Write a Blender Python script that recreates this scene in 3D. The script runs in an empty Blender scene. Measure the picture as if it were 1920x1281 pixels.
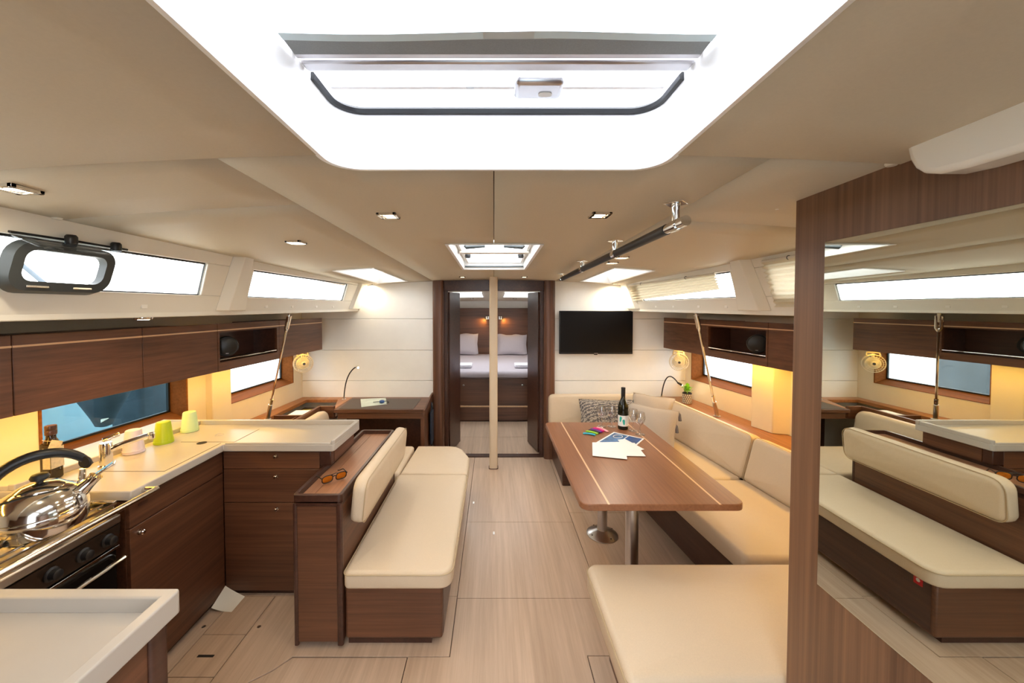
import bpy, bmesh, math, random
from mathutils import Matrix, Vector
random.seed(7)
S = bpy.context.scene
COL = S.collection
R = math.radians
PI = math.pi

# ------------------------------------------------------------------ camera
F = 700.0; TH = R(1.5); CZ = 1.62
cam = bpy.data.cameras.new('camera'); camo = bpy.data.objects.new('camera', cam); COL.objects.link(camo)
cam.sensor_fit = 'HORIZONTAL'; cam.sensor_width = 36; cam.lens = F/1920*36
cam.shift_x = 34/1920; cam.shift_y = -46.2/1920; cam.clip_start = .02
camo.location = (0, 0, CZ); camo.rotation_euler = (PI/2-TH, 0, 0)
S.camera = camo

# ------------------------------------------------------------------ world, exposure
W = bpy.data.worlds.new('world'); S.world = W; W.use_nodes = True
wn = W.node_tree.nodes; wl = W.node_tree.links
bg = wn['Background']; bg.inputs[0].default_value = (.93, .97, 1, 1); bg.inputs[1].default_value = 9.0
S.view_settings.view_transform = 'Standard'; S.view_settings.look = 'None'
S.view_settings.gamma = 1; S.view_settings.use_curve_mapping = False
S.view_settings.exposure = -0.12
LAMP = 1.0      # downlight power scale
LED = 2.1       # led strip scale

# ------------------------------------------------------------------ pixel -> point
def ray(px, py):
    u = (px-926)/F; v = -(py-640.5)/F-46.2/F
    c, s = math.cos(TH), math.sin(TH)
    return (u, c+v*s, v*c-s)
def PZ(px, py, z):
    r = ray(px, py); t = (z-CZ)/r[2]; return Vector((r[0]*t, r[1]*t, z))
def PY(px, py, y):
    r = ray(px, py); t = y/r[1]; return Vector((r[0]*t, y, CZ+r[2]*t))
def zc(x, y):                     # cabin ceiling: cambered, falling forward
    return 2.005-.0225*y-.03*x*x
def PC(px, py):
    z = 1.93
    for _ in range(12):
        p = PZ(px, py, z); z = zc(p.x, p.y)
    return PZ(px, py, z)
def shP(p): return (p[0]-.062*(4-p[1]), p[1], p[2])    # the hull flares going aft: port
def shS(p): return (p[0]+.13*(4-p[1]), p[1], p[2])     # starboard
def shC(p): return (p[0]+.10*(4-p[1]), p[1], p[2])     # starboard seating

# ------------------------------------------------------------------ materials
def srgb(r, g, b):
    f = lambda c: c/12.92 if c <= .04045 else ((c+.055)/1.055)**2.4
    return (f(r/255), f(g/255), f(b/255), 1)
MATS = {}
def base(name):
    m = bpy.data.materials.new(name); m.use_nodes = True; MATS[name] = m
    return m, m.node_tree.nodes, m.node_tree.links, m.node_tree.nodes['Principled BSDF']
def vec(n, l, scale, rand=True):
    tc = n.new('ShaderNodeTexCoord'); mp = n.new('ShaderNodeMapping')
    mp.inputs['Scale'].default_value = scale
    if rand:
        oi = n.new('ShaderNodeObjectInfo'); ad = n.new('ShaderNodeVectorMath'); ad.operation = 'ADD'
        l.new(tc.outputs['Object'], ad.inputs[0]); l.new(oi.outputs['Location'], ad.inputs[1])
        l.new(ad.outputs[0], mp.inputs[0])
    else: l.new(tc.outputs['Object'], mp.inputs[0])
    return mp.outputs[0]
def noise(n, l, v, scale, detail=5, rough=.6):
    t = n.new('ShaderNodeTexNoise'); t.inputs['Scale'].default_value = scale
    t.inputs['Detail'].default_value = detail; t.inputs['Roughness'].default_value = rough
    l.new(v, t.inputs['Vector']); return t.outputs['Fac']
def ramp(n, l, f, stops):
    r = n.new('ShaderNodeValToRGB'); e = r.color_ramp.elements
    while len(e) < len(stops): e.new(.5)
    for k, (p, c) in enumerate(stops): e[k].position = p; e[k].color = c
    l.new(f, r.inputs[0]); return r.outputs[0]
def bump(n, l, f, b, st=.1, dist=.002):
    k = n.new('ShaderNodeBump'); k.inputs['Strength'].default_value = st; k.inputs['Distance'].default_value = dist
    l.new(f, k.inputs['Height']); l.new(k.outputs[0], b.inputs['Normal'])
def plain(name, col, rough=.5, metal=0, spec=.5, grain=None, var=.06):
    m, n, l, b = base(name)
    b.inputs['Roughness'].default_value = rough; b.inputs['Metallic'].default_value = metal
    b.inputs['Specular IOR Level'].default_value = spec
    v = vec(n, l, (1, 1, 1)); f = noise(n, l, v, grain or 6, 4)
    a = tuple(c*(1-var) for c in col[:3])+(1,); d = tuple(min(1, c*(1+var)) for c in col[:3])+(1,)
    l.new(ramp(n, l, f, [(.3, a), (.7, d)]), b.inputs['Base Color'])
    if grain: bump(n, l, f, b, .12, .001)
    return m
def wood(name, axis, c1, c2, rough=.38, fine=55, along=1.2, boards=None):
    m, n, l, b = base(name)
    sc = [fine, fine, fine]; sc[axis] = along
    v = vec(n, l, sc); f = noise(n, l, v, 1.0, 6, .65)
    sc2 = [7, 7, 7]; sc2[axis] = .5
    v2 = vec(n, l, sc2); f2 = noise(n, l, v2, 1.0, 3, .5)
    mx = n.new('ShaderNodeMix'); mx.data_type = 'FLOAT'; mx.inputs[0].default_value = .4
    l.new(f, mx.inputs[2]); l.new(f2, mx.inputs[3])
    col = ramp(n, l, mx.outputs[0], [(.32, c1), (.66, c2)])
    l.new(col, b.inputs['Base Color']); b.inputs['Roughness'].default_value = rough
    bump(n, l, f, b, .08, .0006)
    return m
def emit(name, col, st):
    m, n, l, b = base(name)
    b.inputs['Base Color'].default_value = (0, 0, 0, 1); b.inputs['Emission Color'].default_value = col
    b.inputs['Emission Strength'].default_value = st
    return m
def thin_glass(name, tint=(1, 1, 1, 1), refl=.5, base_r=.03):
    m = bpy.data.materials.new(name); m.use_nodes = True; n = m.node_tree.nodes; l = m.node_tree.links
    n.remove(n['Principled BSDF']); out = n['Material Output']
    t = n.new('ShaderNodeBsdfTransparent'); t.inputs[0].default_value = tint
    g = n.new('ShaderNodeBsdfGlossy'); g.inputs['Roughness'].default_value = .03
    fw = n.new('ShaderNodeLayerWeight'); fw.inputs[0].default_value = .5
    pw = n.new('ShaderNodeMath'); pw.operation = 'POWER'; pw.inputs[1].default_value = 4.0; l.new(fw.outputs['Facing'], pw.inputs[0])
    lw = n.new('ShaderNodeMath'); lw.operation = 'MULTIPLY_ADD'; lw.inputs[1].default_value = refl; lw.inputs[2].default_value = base_r; l.new(pw.outputs[0], lw.inputs[0])
    nz = n.new('ShaderNodeTexNoise'); nz.inputs['Scale'].default_value = 3
    bp = n.new('ShaderNodeBump'); bp.inputs['Strength'].default_value = .01; l.new(nz.outputs[0], bp.inputs['Height']); l.new(bp.outputs[0], g.inputs['Normal'])
    mx = n.new('ShaderNodeMixShader'); l.new(lw.outputs[0], mx.inputs[0]); l.new(t.outputs[0], mx.inputs[1]); l.new(g.outputs[0], mx.inputs[2])
    l.new(mx.outputs[0], out.inputs['Surface']); MATS[name] = m; return m
def cloth_translucent(name, col, tr=.5):
    m = bpy.data.materials.new(name); m.use_nodes = True; n = m.node_tree.nodes; l = m.node_tree.links
    n.remove(n['Principled BSDF']); out = n['Material Output']
    d = n.new('ShaderNodeBsdfDiffuse'); d.inputs[0].default_value = col
    t = n.new('ShaderNodeBsdfTranslucent'); t.inputs[0].default_value = col
    tc = n.new('ShaderNodeTexCoord'); nz = n.new('ShaderNodeTexNoise'); nz.inputs['Scale'].default_value = 300; l.new(tc.outputs['Object'], nz.inputs[0])
    bp = n.new('ShaderNodeBump'); bp.inputs['Strength'].default_value = .15; bp.inputs['Distance'].default_value = .001
    l.new(nz.outputs[0], bp.inputs['Height']); l.new(bp.outputs[0], d.inputs['Normal'])
    mx = n.new('ShaderNodeMixShader'); mx.inputs[0].default_value = tr
    l.new(d.outputs[0], mx.inputs[1]); l.new(t.outputs[0], mx.inputs[2]); l.new(mx.outputs[0], out.inputs[0]); MATS[name] = m; return m

WD1, WD2 = srgb(68, 42, 29), srgb(120, 78, 54)
wood('walnut_x', 0, WD1, WD2); wood('walnut_y', 1, WD1, WD2); wood('walnut_z', 2, WD1, WD2)
wood('panel_z', 2, srgb(84, 56, 38), srgb(136, 98, 70), fine=75, along=.7)
wood('table_wood', 1, srgb(126, 82, 56), srgb(156, 106, 74), rough=.3, fine=90, along=2.5)
wood('shelf_wood', 1, srgb(122, 74, 40), srgb(176, 118, 72), rough=.35)
wood('plank_wood', 1, srgb(128, 84, 58), srgb(172, 124, 92), rough=.33)
wood('frame_wood', 1, srgb(104, 62, 28), srgb(140, 86, 42), rough=.75)
M_fw = MATS['frame_wood'].node_tree.nodes['Principled BSDF']; M_fw.inputs['Specular IOR Level'].default_value = .1
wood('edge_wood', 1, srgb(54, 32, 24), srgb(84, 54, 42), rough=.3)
wood('oak_floor', 1, srgb(176, 150, 126), srgb(210, 184, 160), rough=.33, fine=42, along=1.6)
wood('inlay', 1, srgb(214, 172, 132), srgb(232, 194, 154), rough=.35)
plain('leather', srgb(214, 194, 166), .42, grain=220, var=.03)
m, n, l, b = MATS['leather'], MATS['leather'].node_tree.nodes, MATS['leather'].node_tree.links, MATS['leather'].node_tree.nodes['Principled BSDF']
bq = n.new('ShaderNodeBump'); bq.inputs['Strength'].default_value = .35; bq.inputs['Distance'].default_value = .012
l.new(noise(n, l, vec(n, l, (1, 1, 1)), 5.5, 3), bq.inputs['Height']); l.new(bq.outputs[0], n['Bump'].inputs['Normal'])
plain('leather_seam', srgb(190, 168, 134), .5)
plain('pale_panel', srgb(244, 241, 233), .4, var=.02)
plain('cream_wall', srgb(230, 216, 188), .45, var=.02)
plain('headliner', srgb(209, 199, 178), .62, grain=160, var=.02)
plain('headliner_dark', srgb(120, 100, 80), .7)
plain('gelcoat', srgb(242, 238, 226), .25, var=.01)
plain('hatch_white', srgb(246, 246, 244), .3, var=.01)
plain('corian', srgb(190, 183, 173), .3, grain=None, var=.02)
plain('gap_dark', srgb(60, 42, 30), .7)
plain('black_plastic', srgb(24, 24, 26), .4)
plain('grey_rubber', srgb(66, 72, 74), .45)
plain('dark_void', srgb(30, 24, 22), .8)
plain('chrome', (.82, .8, .77, 1), .1, 1, var=.01)
plain('steel', (.62, .59, .55, 1), .28, 1, var=.03)
plain('polished', (.78, .74, .68, 1), .12, 1, var=.01)
plain('brushed', (.55, .54, .56, 1), .3, 1, var=.03)
plain('grey_blind', srgb(140, 146, 148), .8, grain=300)
plain('pale_hem', srgb(206, 226, 232), .6)
plain('oven_black', srgb(20, 18, 17), .12)
plain('oven_panel', srgb(70, 56, 46), .25, .6)
plain('screen', srgb(12, 13, 16), .3, spec=.25)
plain('dark_leather', srgb(78, 66, 58), .5, grain=200)
plain('linen', srgb(186, 172, 156), .85, grain=260)
plain('bedding', srgb(186, 178, 186), .8, grain=40, var=.02)
plain('towel', srgb(240, 238, 246), .9, grain=120)
plain('cup_white', srgb(228, 214, 222), .4); plain('cup_green', srgb(176, 196, 10), .4); plain('cup_mint', srgb(206, 226, 160), .4)
plain('paper', srgb(244, 242, 240), .6, var=.01)
plain('bottle_glass', srgb(20, 22, 12), .06); plain('bottle_brown', srgb(44, 30, 14), .08)
plain('label_white', srgb(232, 232, 228), .5, var=.01); plain('label_teal', srgb(38, 170, 152), .5); plain('label_cream', srgb(214, 200, 168), .6, grain=60, var=.2)
plain('leaf', srgb(142, 200, 44), .5, grain=20, var=.2)
plain('pot_dark', srgb(52, 44, 42), .5); plain('pot_cream', srgb(224, 210, 184), .5)
plain('red', srgb(196, 24, 34), .5); plain('fan_white', srgb(206, 198, 182), .35); plain('tassel_grey', srgb(112, 108, 112), .8); plain('navy', srgb(36, 74, 130), .5, grain=14, var=.5)
plain('blue_print', srgb(64, 110, 160), .4, grain=16, var=.6); plain('map_print', srgb(196, 208, 196), .5, grain=12, var=.15)
plain('yellow_print', srgb(160, 150, 40), .5, grain=20, var=.4)
plain('amber_lens', (.9, .42, .06, 1), .06, 1, var=.25)
for nm, c in dict(band_cyan=(64, 176, 196), band_lime=(150, 204, 40), band_black=(44, 40, 48), band_purple=(112, 40, 140), band_pink=(226, 40, 130), band_rose=(240, 176, 178)).items(): plain(nm, srgb(*c), .5)
plain('bag_blue', srgb(38, 46, 62), .7)
plain('hull_outside', srgb(172, 200, 208), .3); plain('cover_outside', srgb(66, 76, 84), .6, grain=5, var=.2); plain('water', srgb(92, 112, 120), .15, grain=2, var=.3)
m, n, l, b = base('mirror'); b.inputs['Metallic'].default_value = 1; b.inputs['Roughness'].default_value = .01; b.inputs['Base Color'].default_value = (.70, .735, .68, 1)
m, n, l, b = base('glass'); b.inputs['Transmission Weight'].default_value = 1; b.inputs['Roughness'].default_value = .01; b.inputs['IOR'].default_value = 1.45
thin_glass('pane'); thin_glass('pane_tint', (.50, .60, .63, 1)); thin_glass('acrylic', (.90, .91, .96, 1)); thin_glass('wine_crystal', (.94, .94, .94, 1), .8, .12); thin_glass('clear_plastic', (.86, .9, .93, 1))
cloth_translucent('blind_cloth', srgb(232, 224, 204), .2); cloth_translucent('blind_white', srgb(240, 240, 238), .6)
WARM = (1, .84, .62, 1); LEDC = (1, .56, .09, 1)
emit('lamp_glow', (1, .86, .62, 1), 14); emit('led_glow', LEDC, 22*LED); emit('amber_glow', (1, .60, .16, 1), 18)
# patterned cushion cloth: grey lines over linen
m, n, l, b = base('patterned'); b.inputs['Roughness'].default_value = .85
v = vec(n, l, (1, 1, 1)); wv = n.new('ShaderNodeTexWave'); wv.wave_type = 'RINGS'; wv.inputs['Scale'].default_value = 15; wv.inputs['Distortion'].default_value = 6; wv.inputs['Detail'].default_value = 3; wv.inputs['Detail Scale'].default_value = 4
l.new(v, wv.inputs[0]); l.new(ramp(n, l, wv.outputs['Fac'], [(.40, srgb(92, 88, 88)), (.66, srgb(172, 162, 150))]), b.inputs['Base Color'])
M = MATS

# ------------------------------------------------------------------ mesh builder
WLOC = {}
class MB:
    def __init__(s): s.v = []; s.f = []
    def add(s, vs, fs):
        o = len(s.v); s.v += [tuple(p) for p in vs]; s.f += [tuple(i+o for i in f) for f in fs]; return s
    def box(s, x0, x1, y0, y1, z0, z1):
        vs = [(x, y, z) for z in (z0, z1) for y in (y0, y1) for x in (x0, x1)]
        return s.add(vs, [(0, 2, 3, 1), (4, 5, 7, 6), (0, 1, 5, 4), (2, 6, 7, 3), (0, 4, 6, 2), (1, 3, 7, 5)])
    def prism(s, pts, a0, a1, axis='z'):
        n = len(pts)
        mk = {'z': lambda p, a: (p[0], p[1], a), 'y': lambda p, a: (p[0], a, p[1]), 'x': lambda p, a: (a, p[0], p[1])}[axis]
        vs = [mk(p, a0) for p in pts]+[mk(p, a1) for p in pts]
        return s.add(vs, [tuple(range(n)), tuple(range(2*n-1, n-1, -1))]+[(i, (i+1) % n, n+(i+1) % n, n+i) for i in range(n)])
    def tube(s, pts, r, n=10, closed=False):
        pts = [Vector(p) for p in pts]; m = len(pts); rr = r if isinstance(r, (list, tuple)) else [r]*m
        vs = []; up = None
        for i, p in enumerate(pts):
            if closed: d = pts[(i+1) % m]-pts[i-1]
            else: d = pts[min(i+1, m-1)]-pts[max(i-1, 0)]
            d.normalize()
            if up is None: up = d.orthogonal().normalized()
            up = (up-d*up.dot(d)); up = up.normalized() if up.length > 1e-6 else d.orthogonal().normalized()
            w = d.cross(up)
            vs += [p+(up*math.cos(2*PI*k/n)+w*math.sin(2*PI*k/n))*rr[i] for k in range(n)]
        fs = [(i*n+k, i*n+(k+1) % n, ((i+1) % m)*n+(k+1) % n, ((i+1) % m)*n+k) for i in range(m if closed else m-1) for k in range(n)]
        if not closed: fs += [tuple(range(n))[::-1], tuple(range((m-1)*n, m*n))]
        return s.add(vs, fs)
    def lathe(s, prof, c=(0, 0, 0), n=24, axis='z', mat=None):
        vs = []; m = len(prof)
        for r, h in prof:
            for k in range(n):
                a = 2*PI*k/n; p = (r*math.cos(a), r*math.sin(a), h)
                if axis == 'y': p = (p[0], p[2], p[1])
                if axis == 'x': p = (p[2], p[0], p[1])
                p = Vector(p)
                if mat is not None: p = mat @ p
                vs.append(p+Vector(c))
        fs = [(i*n+k, i*n+(k+1) % n, (i+1)*n+(k+1) % n, (i+1)*n+k) for i in range(m-1) for k in range(n)]
        fs += [tuple(range(n))[::-1], tuple(range((m-1)*n, m*n))]
        return s.add(vs, fs)
    def grid(s, fn, nu, nv):
        vs = [fn(i/nu, j/nv) for j in range(nv+1) for i in range(nu+1)]
        return s.add(vs, [(j*(nu+1)+i, j*(nu+1)+i+1, (j+1)*(nu+1)+i+1, (j+1)*(nu+1)+i) for j in range(nv) for i in range(nu)])
    def pad(s, out, z0, z1, r=.025, crown=.012, bot=None):
        """upholstered slab over a convex outline: rounded edges, crowned top"""
        out = [Vector((p[0], p[1])) for p in out]; n = len(out)
        if sum(out[i].x*out[(i+1) % n].y-out[(i+1) % n].x*out[i].y for i in range(n)) < 0: out = out[::-1]
        nor = []
        for i in range(n):
            a = (out[i]-out[i-1]).normalized(); b = (out[(i+1) % n]-out[i]).normalized()
            t = (Vector((-a.y, a.x))+Vector((-b.y, b.x))); t = t/max(t.length_squared/2, .6); nor.append(t)
        c = sum(out, Vector((0, 0)))/n
        rb = bot if bot is not None else r*.5
        rings = [(rb, z0), (rb*.3, z0+rb*.3), (0, z0+rb)]
        rings += [(r*(1-math.cos(a)), z1-r+r*math.sin(a)) for a in (0, R(25), R(50), R(75), R(90))]
        vs = []
        for ins, z in rings: vs += [(out[i].x+nor[i].x*ins, out[i].y+nor[i].y*ins, z) for i in range(n)]
        k = len(rings)
        for t in (.25, .55):
            vs += [((out[i].x+nor[i].x*r)*(1-t)+c.x*t, (out[i].y+nor[i].y*r)*(1-t)+c.y*t, z1+crown*(1-(1-t)**2)) for i in range(n)]
            k += 1
        fs = [(a*n+i, a*n+(i+1) % n, (a+1)*n+(i+1) % n, (a+1)*n+i) for a in range(k-1) for i in range(n)]
        vs.append((c.x, c.y, z1+crown)); ce = k*n
        fs += [((k-1)*n+i, (k-1)*n+(i+1) % n, ce) for i in range(n)]
        fs.append(tuple(range(n))[::-1])
        return s.add(vs, fs)
    def map(s, fn): s.v = [tuple(fn(p)) for p in s.v]; return s
    def xf(s, m): s.v = [tuple(m @ Vector(p)) for p in s.v]; return s
    def build(s, name, mat, parent=None, label=None, cat=None, group=None, kind=None, bevel=0, seg=2, smooth=35):
        xs = [p[0] for p in s.v]; ys = [p[1] for p in s.v]; zs = [p[2] for p in s.v]
        c = Vector(((min(xs)+max(xs))/2, (min(ys)+max(ys))/2, min(zs)))
        me = bpy.data.meshes.new(name); me.from_pydata([Vector(p)-c for p in s.v], [], s.f)
        bm = bmesh.new(); bm.from_mesh(me); bmesh.ops.recalc_face_normals(bm, faces=bm.faces); bm.to_mesh(me); bm.free()
        o = bpy.data.objects.new(name, me); COL.objects.link(o); o.location = c
        me.materials.append(M[mat] if isinstance(mat, str) else mat)
        if smooth:
            me.shade_smooth(); me.set_sharp_from_angle(angle=R(smooth))
        if bevel:
            b = o.modifiers.new('bevel', 'BEVEL'); b.width = bevel; b.segments = seg; b.limit_method = 'ANGLE'; b.angle_limit = R(40)
        WLOC[o.name] = c
        if parent: attach(o, parent)
        return tag(o, label, cat, group, kind)
def attach(o, parent):
    o.parent = parent; o.matrix_parent_inverse = Matrix.Translation(-WLOC[parent.name])
def tag(o, label=None, cat=None, group=None, kind=None):
    for k, v in (('label', label), ('category', cat), ('group', group), ('kind', kind)):
        if v: o[k] = v
    return o
def thing(name, label, cat, loc, group=None):
    o = bpy.data.objects.new(name, None); COL.objects.link(o); o.location = loc; o.empty_display_size = .05
    WLOC[o.name] = Vector(loc); return tag(o, label, cat, group)
def copy_tree(o, delta, parent=None, label=None):
    c = o.copy(); COL.objects.link(c)
    if parent is None: c.location = o.location+Vector(delta)
    else: c.parent = parent
    if label: c['label'] = label
    for ch in [k for k in bpy.data.objects if k.parent == o]: copy_tree(ch, delta, c)
    return c
def struct(mb, name, mat, **k): return mb.build(name, mat, kind='structure', **k)
def rrect(x0, x1, y0, y1, r, n=5):
    if not isinstance(r, (list, tuple)): r = [r]*4
    pts = []
    for (cx, cy, a0, rr) in ((x0+r[0], y0+r[0], PI, r[0]), (x1-r[1], y0+r[1], 1.5*PI, r[1]), (x1-r[2], y1-r[2], 0, r[2]), (x0+r[3], y1-r[3], .5*PI, r[3])):
        pts += [(cx+rr*math.cos(a0+PI/2*k/n), cy+rr*math.sin(a0+PI/2*k/n)) for k in range(n+1)]
    return pts
def refine(pts, d=.12):
    o = []
    for i, p in enumerate(pts):
        q = pts[(i+1) % len(pts)]; L = math.dist(p, q); k = max(1, int(L/d))
        o += [(p[0]+(q[0]-p[0])*t/k, p[1]+(q[1]-p[1])*t/k) for t in range(k)]
    return o
def bez(pts, n=16):
    out = []
    for k in range(n+1):
        t = k/n; q = [Vector(p) for p in pts]
        while len(q) > 1: q = [q[i]*(1-t)+q[i+1]*t for i in range(len(q)-1)]
        out.append(q[0])
    return out
# ================================================================== STRUCTURE
# ---- floor: dark bed with separate oak boards laid on it
fl = struct(MB().box(-2.4, 2.4, -1.3, 4.05, -.06, -.008).box(-1.4, 1.4, 4.05, 7.45, -.06, -.008), 'floor', 'gap_dark')
G = .0016
def board(pts, name='floor_panel', z=0.0):
    cx = sum(p[0] for p in pts)/len(pts)
    o = MB().prism(pts, -.0078, z).build(name, 'oak_floor', fl, smooth=0, bevel=.0012, seg=1)
    return o
def rb(x0, x1, y0, y1, **k): return board([(x0+G, y0+G), (x1-G, y0+G), (x1-G, y1-G), (x0+G, y1-G)], **k)
rb(-.205, .594, 2.773, 3.985); rb(-.205, .594, 2.036, 2.773)
board([(-.398, -1.25), (.433, -1.25), (.433, 1.695), (.592, 1.695), (.592, 2.034), (-.203, 2.034), (-.203, 1.687), (-.398, 1.687)])
rb(.435, .594, -1.25, 1.693)
rb(.594, 2.35, .2, 2.9); rb(.594, 2.35, 2.9, 3.985)
# galley side: boards round a small lifting hatch
rb(-2.3, -1.44, -1.25, 2.05); rb(-1.44, -1.225, 1.806, 2.05); rb(-1.44, -1.225, -1.25, 1.593)
gp = [(-1.225+G, -1.25), (-.402, -1.25), (-.402, 1.684), (-.93, 1.684), (-.985, 1.62), (-1.06, 1.565), (-1.225+G, 1.53)]
board(gp)
board([(-1.225+G, 1.535), (-1.062, 1.569), (-.988, 1.624), (-.934, 1.69), (-.205-G, 1.69), (-.205-G, 2.05), (-1.225+G, 2.05)])
rb(-2.3, -.205, 2.05, 3.985)
hp = rb(-1.44, -1.225, 1.593, 1.806, name='floor_hatch')
MB().box(-1.375, -1.30, 1.685, 1.697, -.001, .0012).build('finger_slot', 'dark_void', hp)
for (x, y) in ((-1.47, 1.85), (-1.19, 1.85), (-1.19, 1.56)):
    MB().lathe([(.009, -.001), (.009, .0012)], (x, y, 0), 10).build('floor_screw', 'steel', fl)
for (px, py) in ((926, 1000), (888, 943), (881, 850), (970, 850)):
    q = PZ(px, py, 0); MB().box(q.x-.006, q.x+.006, q.y-.016, q.y+.016, -.001, .0015).build('floor_latch', 'steel', fl)
rb(-.62, .62, 4.06, 4.62); rb(-.62, .62, 4.62, 5.25)
struct(MB().box(-.56, .56, 3.985, 4.06, -.02, .012), 'trim_1', 'edge_wood', bevel=.003)

# ---- ceiling: base shell with openings and separate headliner panels below it
HB = (-.40, .415, -.25, .957)      # big hatch over the galley aisle
HF = (-.245, .25, 1.985, 3.04)     # saloon hatch
HL = (-1.19, -.90, 2.80, 3.85); HR = (.90, 1.19, 2.80, 3.85)
HC = (-.36, .36, -1.28, -.5)      # unseen companionway hatch opening, added to bring more daylight onto the near ceiling
HOLES = [HB, HF, HL, HR, HC]
def sheet(x0, x1, y0, y1, fz, holes, step=.16):
    def cuts(a, b, ks):
        c = [a, b]+[k for k in ks if a < k < b]; c = sorted(set(c)); out = [c[0]]
        for u, w in zip(c, c[1:]):
            k = max(1, round((w-u)/step)); out += [u+(w-u)*t/k for t in range(1, k+1)]
        return out
    X = cuts(x0, x1, [h[i] for h in holes for i in (0, 1)]); Y = cuts(y0, y1, [h[i] for h in holes for i in (2, 3)])
    mb = MB(); idx = {}
    for j in range(len(Y)-1):
        for i in range(len(X)-1):
            cx, cy = (X[i]+X[i+1])/2, (Y[j]+Y[j+1])/2
            if any(h[0] < cx < h[1] and h[2] < cy < h[3] for h in holes): continue
            f = []
            for (a, b) in ((i, j), (i+1, j), (i+1, j+1), (i, j+1)):
                if (a, b) not in idx: idx[(a, b)] = len(mb.v); mb.v.append((X[a], Y[b], fz(X[a], Y[b])))
                f.append(idx[(a, b)])
            mb.f.append(tuple(f))
    return mb
ce = struct(sheet(-1.62, 1.62, -1.3, 4.07, lambda x, y: zc(x, y)+.014, HOLES), 'ceiling', 'headliner_dark')
def panel(x0, x1, y0, y1, dz=0):
    g = .0014
    o = sheet(x0+g, x1-g, y0+g, y1-g, lambda x, y: zc(x, y)+dz, HOLES).build('ceiling_panel', 'headliner', ce)
    s = o.modifiers.new('thick', 'SOLIDIFY'); s.thickness = .009; s.offset = 0
    return o
panel(-1.6, 1.6, -1.3, .87, -.006)
panel(-.65, 0, .87, 4.02); panel(0, .65, .87, 4.02)
panel(-1.5, -.65, .87, 1.25); panel(-1.5, -.65, 1.25, 4.02)
panel(.65, 1.5, .87, 1.45); panel(.65, 1.5, 1.45, 4.02)
for (px, py) in ((430, 485), (487, 503), (545, 505), (1457, 390), (1303, 502), (1410, 484), (846, 515), (1017, 515), (838, 528), (1001, 526)):
    q = PC(px, py); MB().lathe([(.005, -.006), (.006, -.001), (.006, .004)], (q.x, q.y, q.z), 8).build('stud', 'gelcoat', ce)

# ---- hull sides
def hull_wall(s, name, sh, wins, mat='cream_wall'):
    mb = MB(); a, b = 2.07, 2.19
    X0, X1 = (a, b) if s > 0 else (-b, -a)
    ys = -1.3
    for (y0, y1, z0, z1) in wins:
        mb.box(X0, X1, ys, y0, 0, 1.62); mb.box(X0, X1, y0, y1, 0, z0); mb.box(X0, X1, y0, y1, z1, 1.62); ys = y1
    mb.box(X0, X1, ys, 4.03, 0, 1.62); mb.map(sh)
    return struct(mb, name, mat, smooth=0)
WP = [(1.794, 2.611, .84, 1.19), (2.975, 3.85, .835, 1.19)]
WS = [(2.96, 3.915, .86, 1.19)]
wp_ = hull_wall(-1, 'wall_port', shP, WP); ws_ = hull_wall(1, 'wall_starboard', shS, WS)
def hull_window(k, s, w, sh, glass):
    y0, y1, z0, z1 = w; a, b, t = 2.066, 2.20, .012
    fr = MB(); fx = lambda x0, x1: (x0, x1) if s > 0 else (-x1, -x0)
    X0, X1 = fx(a, b)
    # sill rises towards the glass
    xa, xb = (a, b) if s > 0 else (-a, -b)
    fr.prism([(xa, z0-.0), (xb, z0-.0), (xb, z0+.05), (xa, z0+.004)], y0, y1, 'y')
    fr.box(X0, X1, y0, y0+t, z0, z1); fr.box(X0, X1, y1-t, y1, z0, z1); fr.box(X0, X1, y0, y1, z1-t, z1)
    fo = struct(fr.map(sh), 'window_%d' % k, 'frame_wood', smooth=0)
    P0, P1 = fx(b-.012, b-.006)
    MB().box(P0, P1, y0+t, y1-t, z0+.05, z1-t).map(sh).build('pane', glass, fo, smooth=0)
    q0, q1 = fx(b-.02, b-.004); g = MB()
    g.box(q0, q1, y0+t, y1-t, z0+.046, z0+.058); g.box(q0, q1, y0+t, y0+t+.012, z0+.05, z1-t); g.box(q0, q1, y1-t-.014, y1-t, z0+.05, z1-t)
    g.map(sh).build('gasket', 'black_plastic', fo, smooth=0)
    return fo
hull_window(1, -1, WP[0], shP, 'pane_tint'); hull_window(2, -1, WP[1], shP, 'pane'); hull_window(3, 1, WS[0], shS, 'pane')
# boxed frames on the hull sides between the windows
struct(MB().box(-2.10, -2.02, 2.767, 2.95, .62, 1.205).map(shP), 'trim_2', 'cream_wall', bevel=.006)
struct(MB().prism([(2.00, 2.82), (2.16, 2.77), (2.20, 2.77), (2.20, 3.0), (1.96, 3.0)], .655, 1.205).map(lambda p: (p[0]+.12, p[1], p[2])), 'trim_3', 'cream_wall', bevel=.006)

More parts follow.
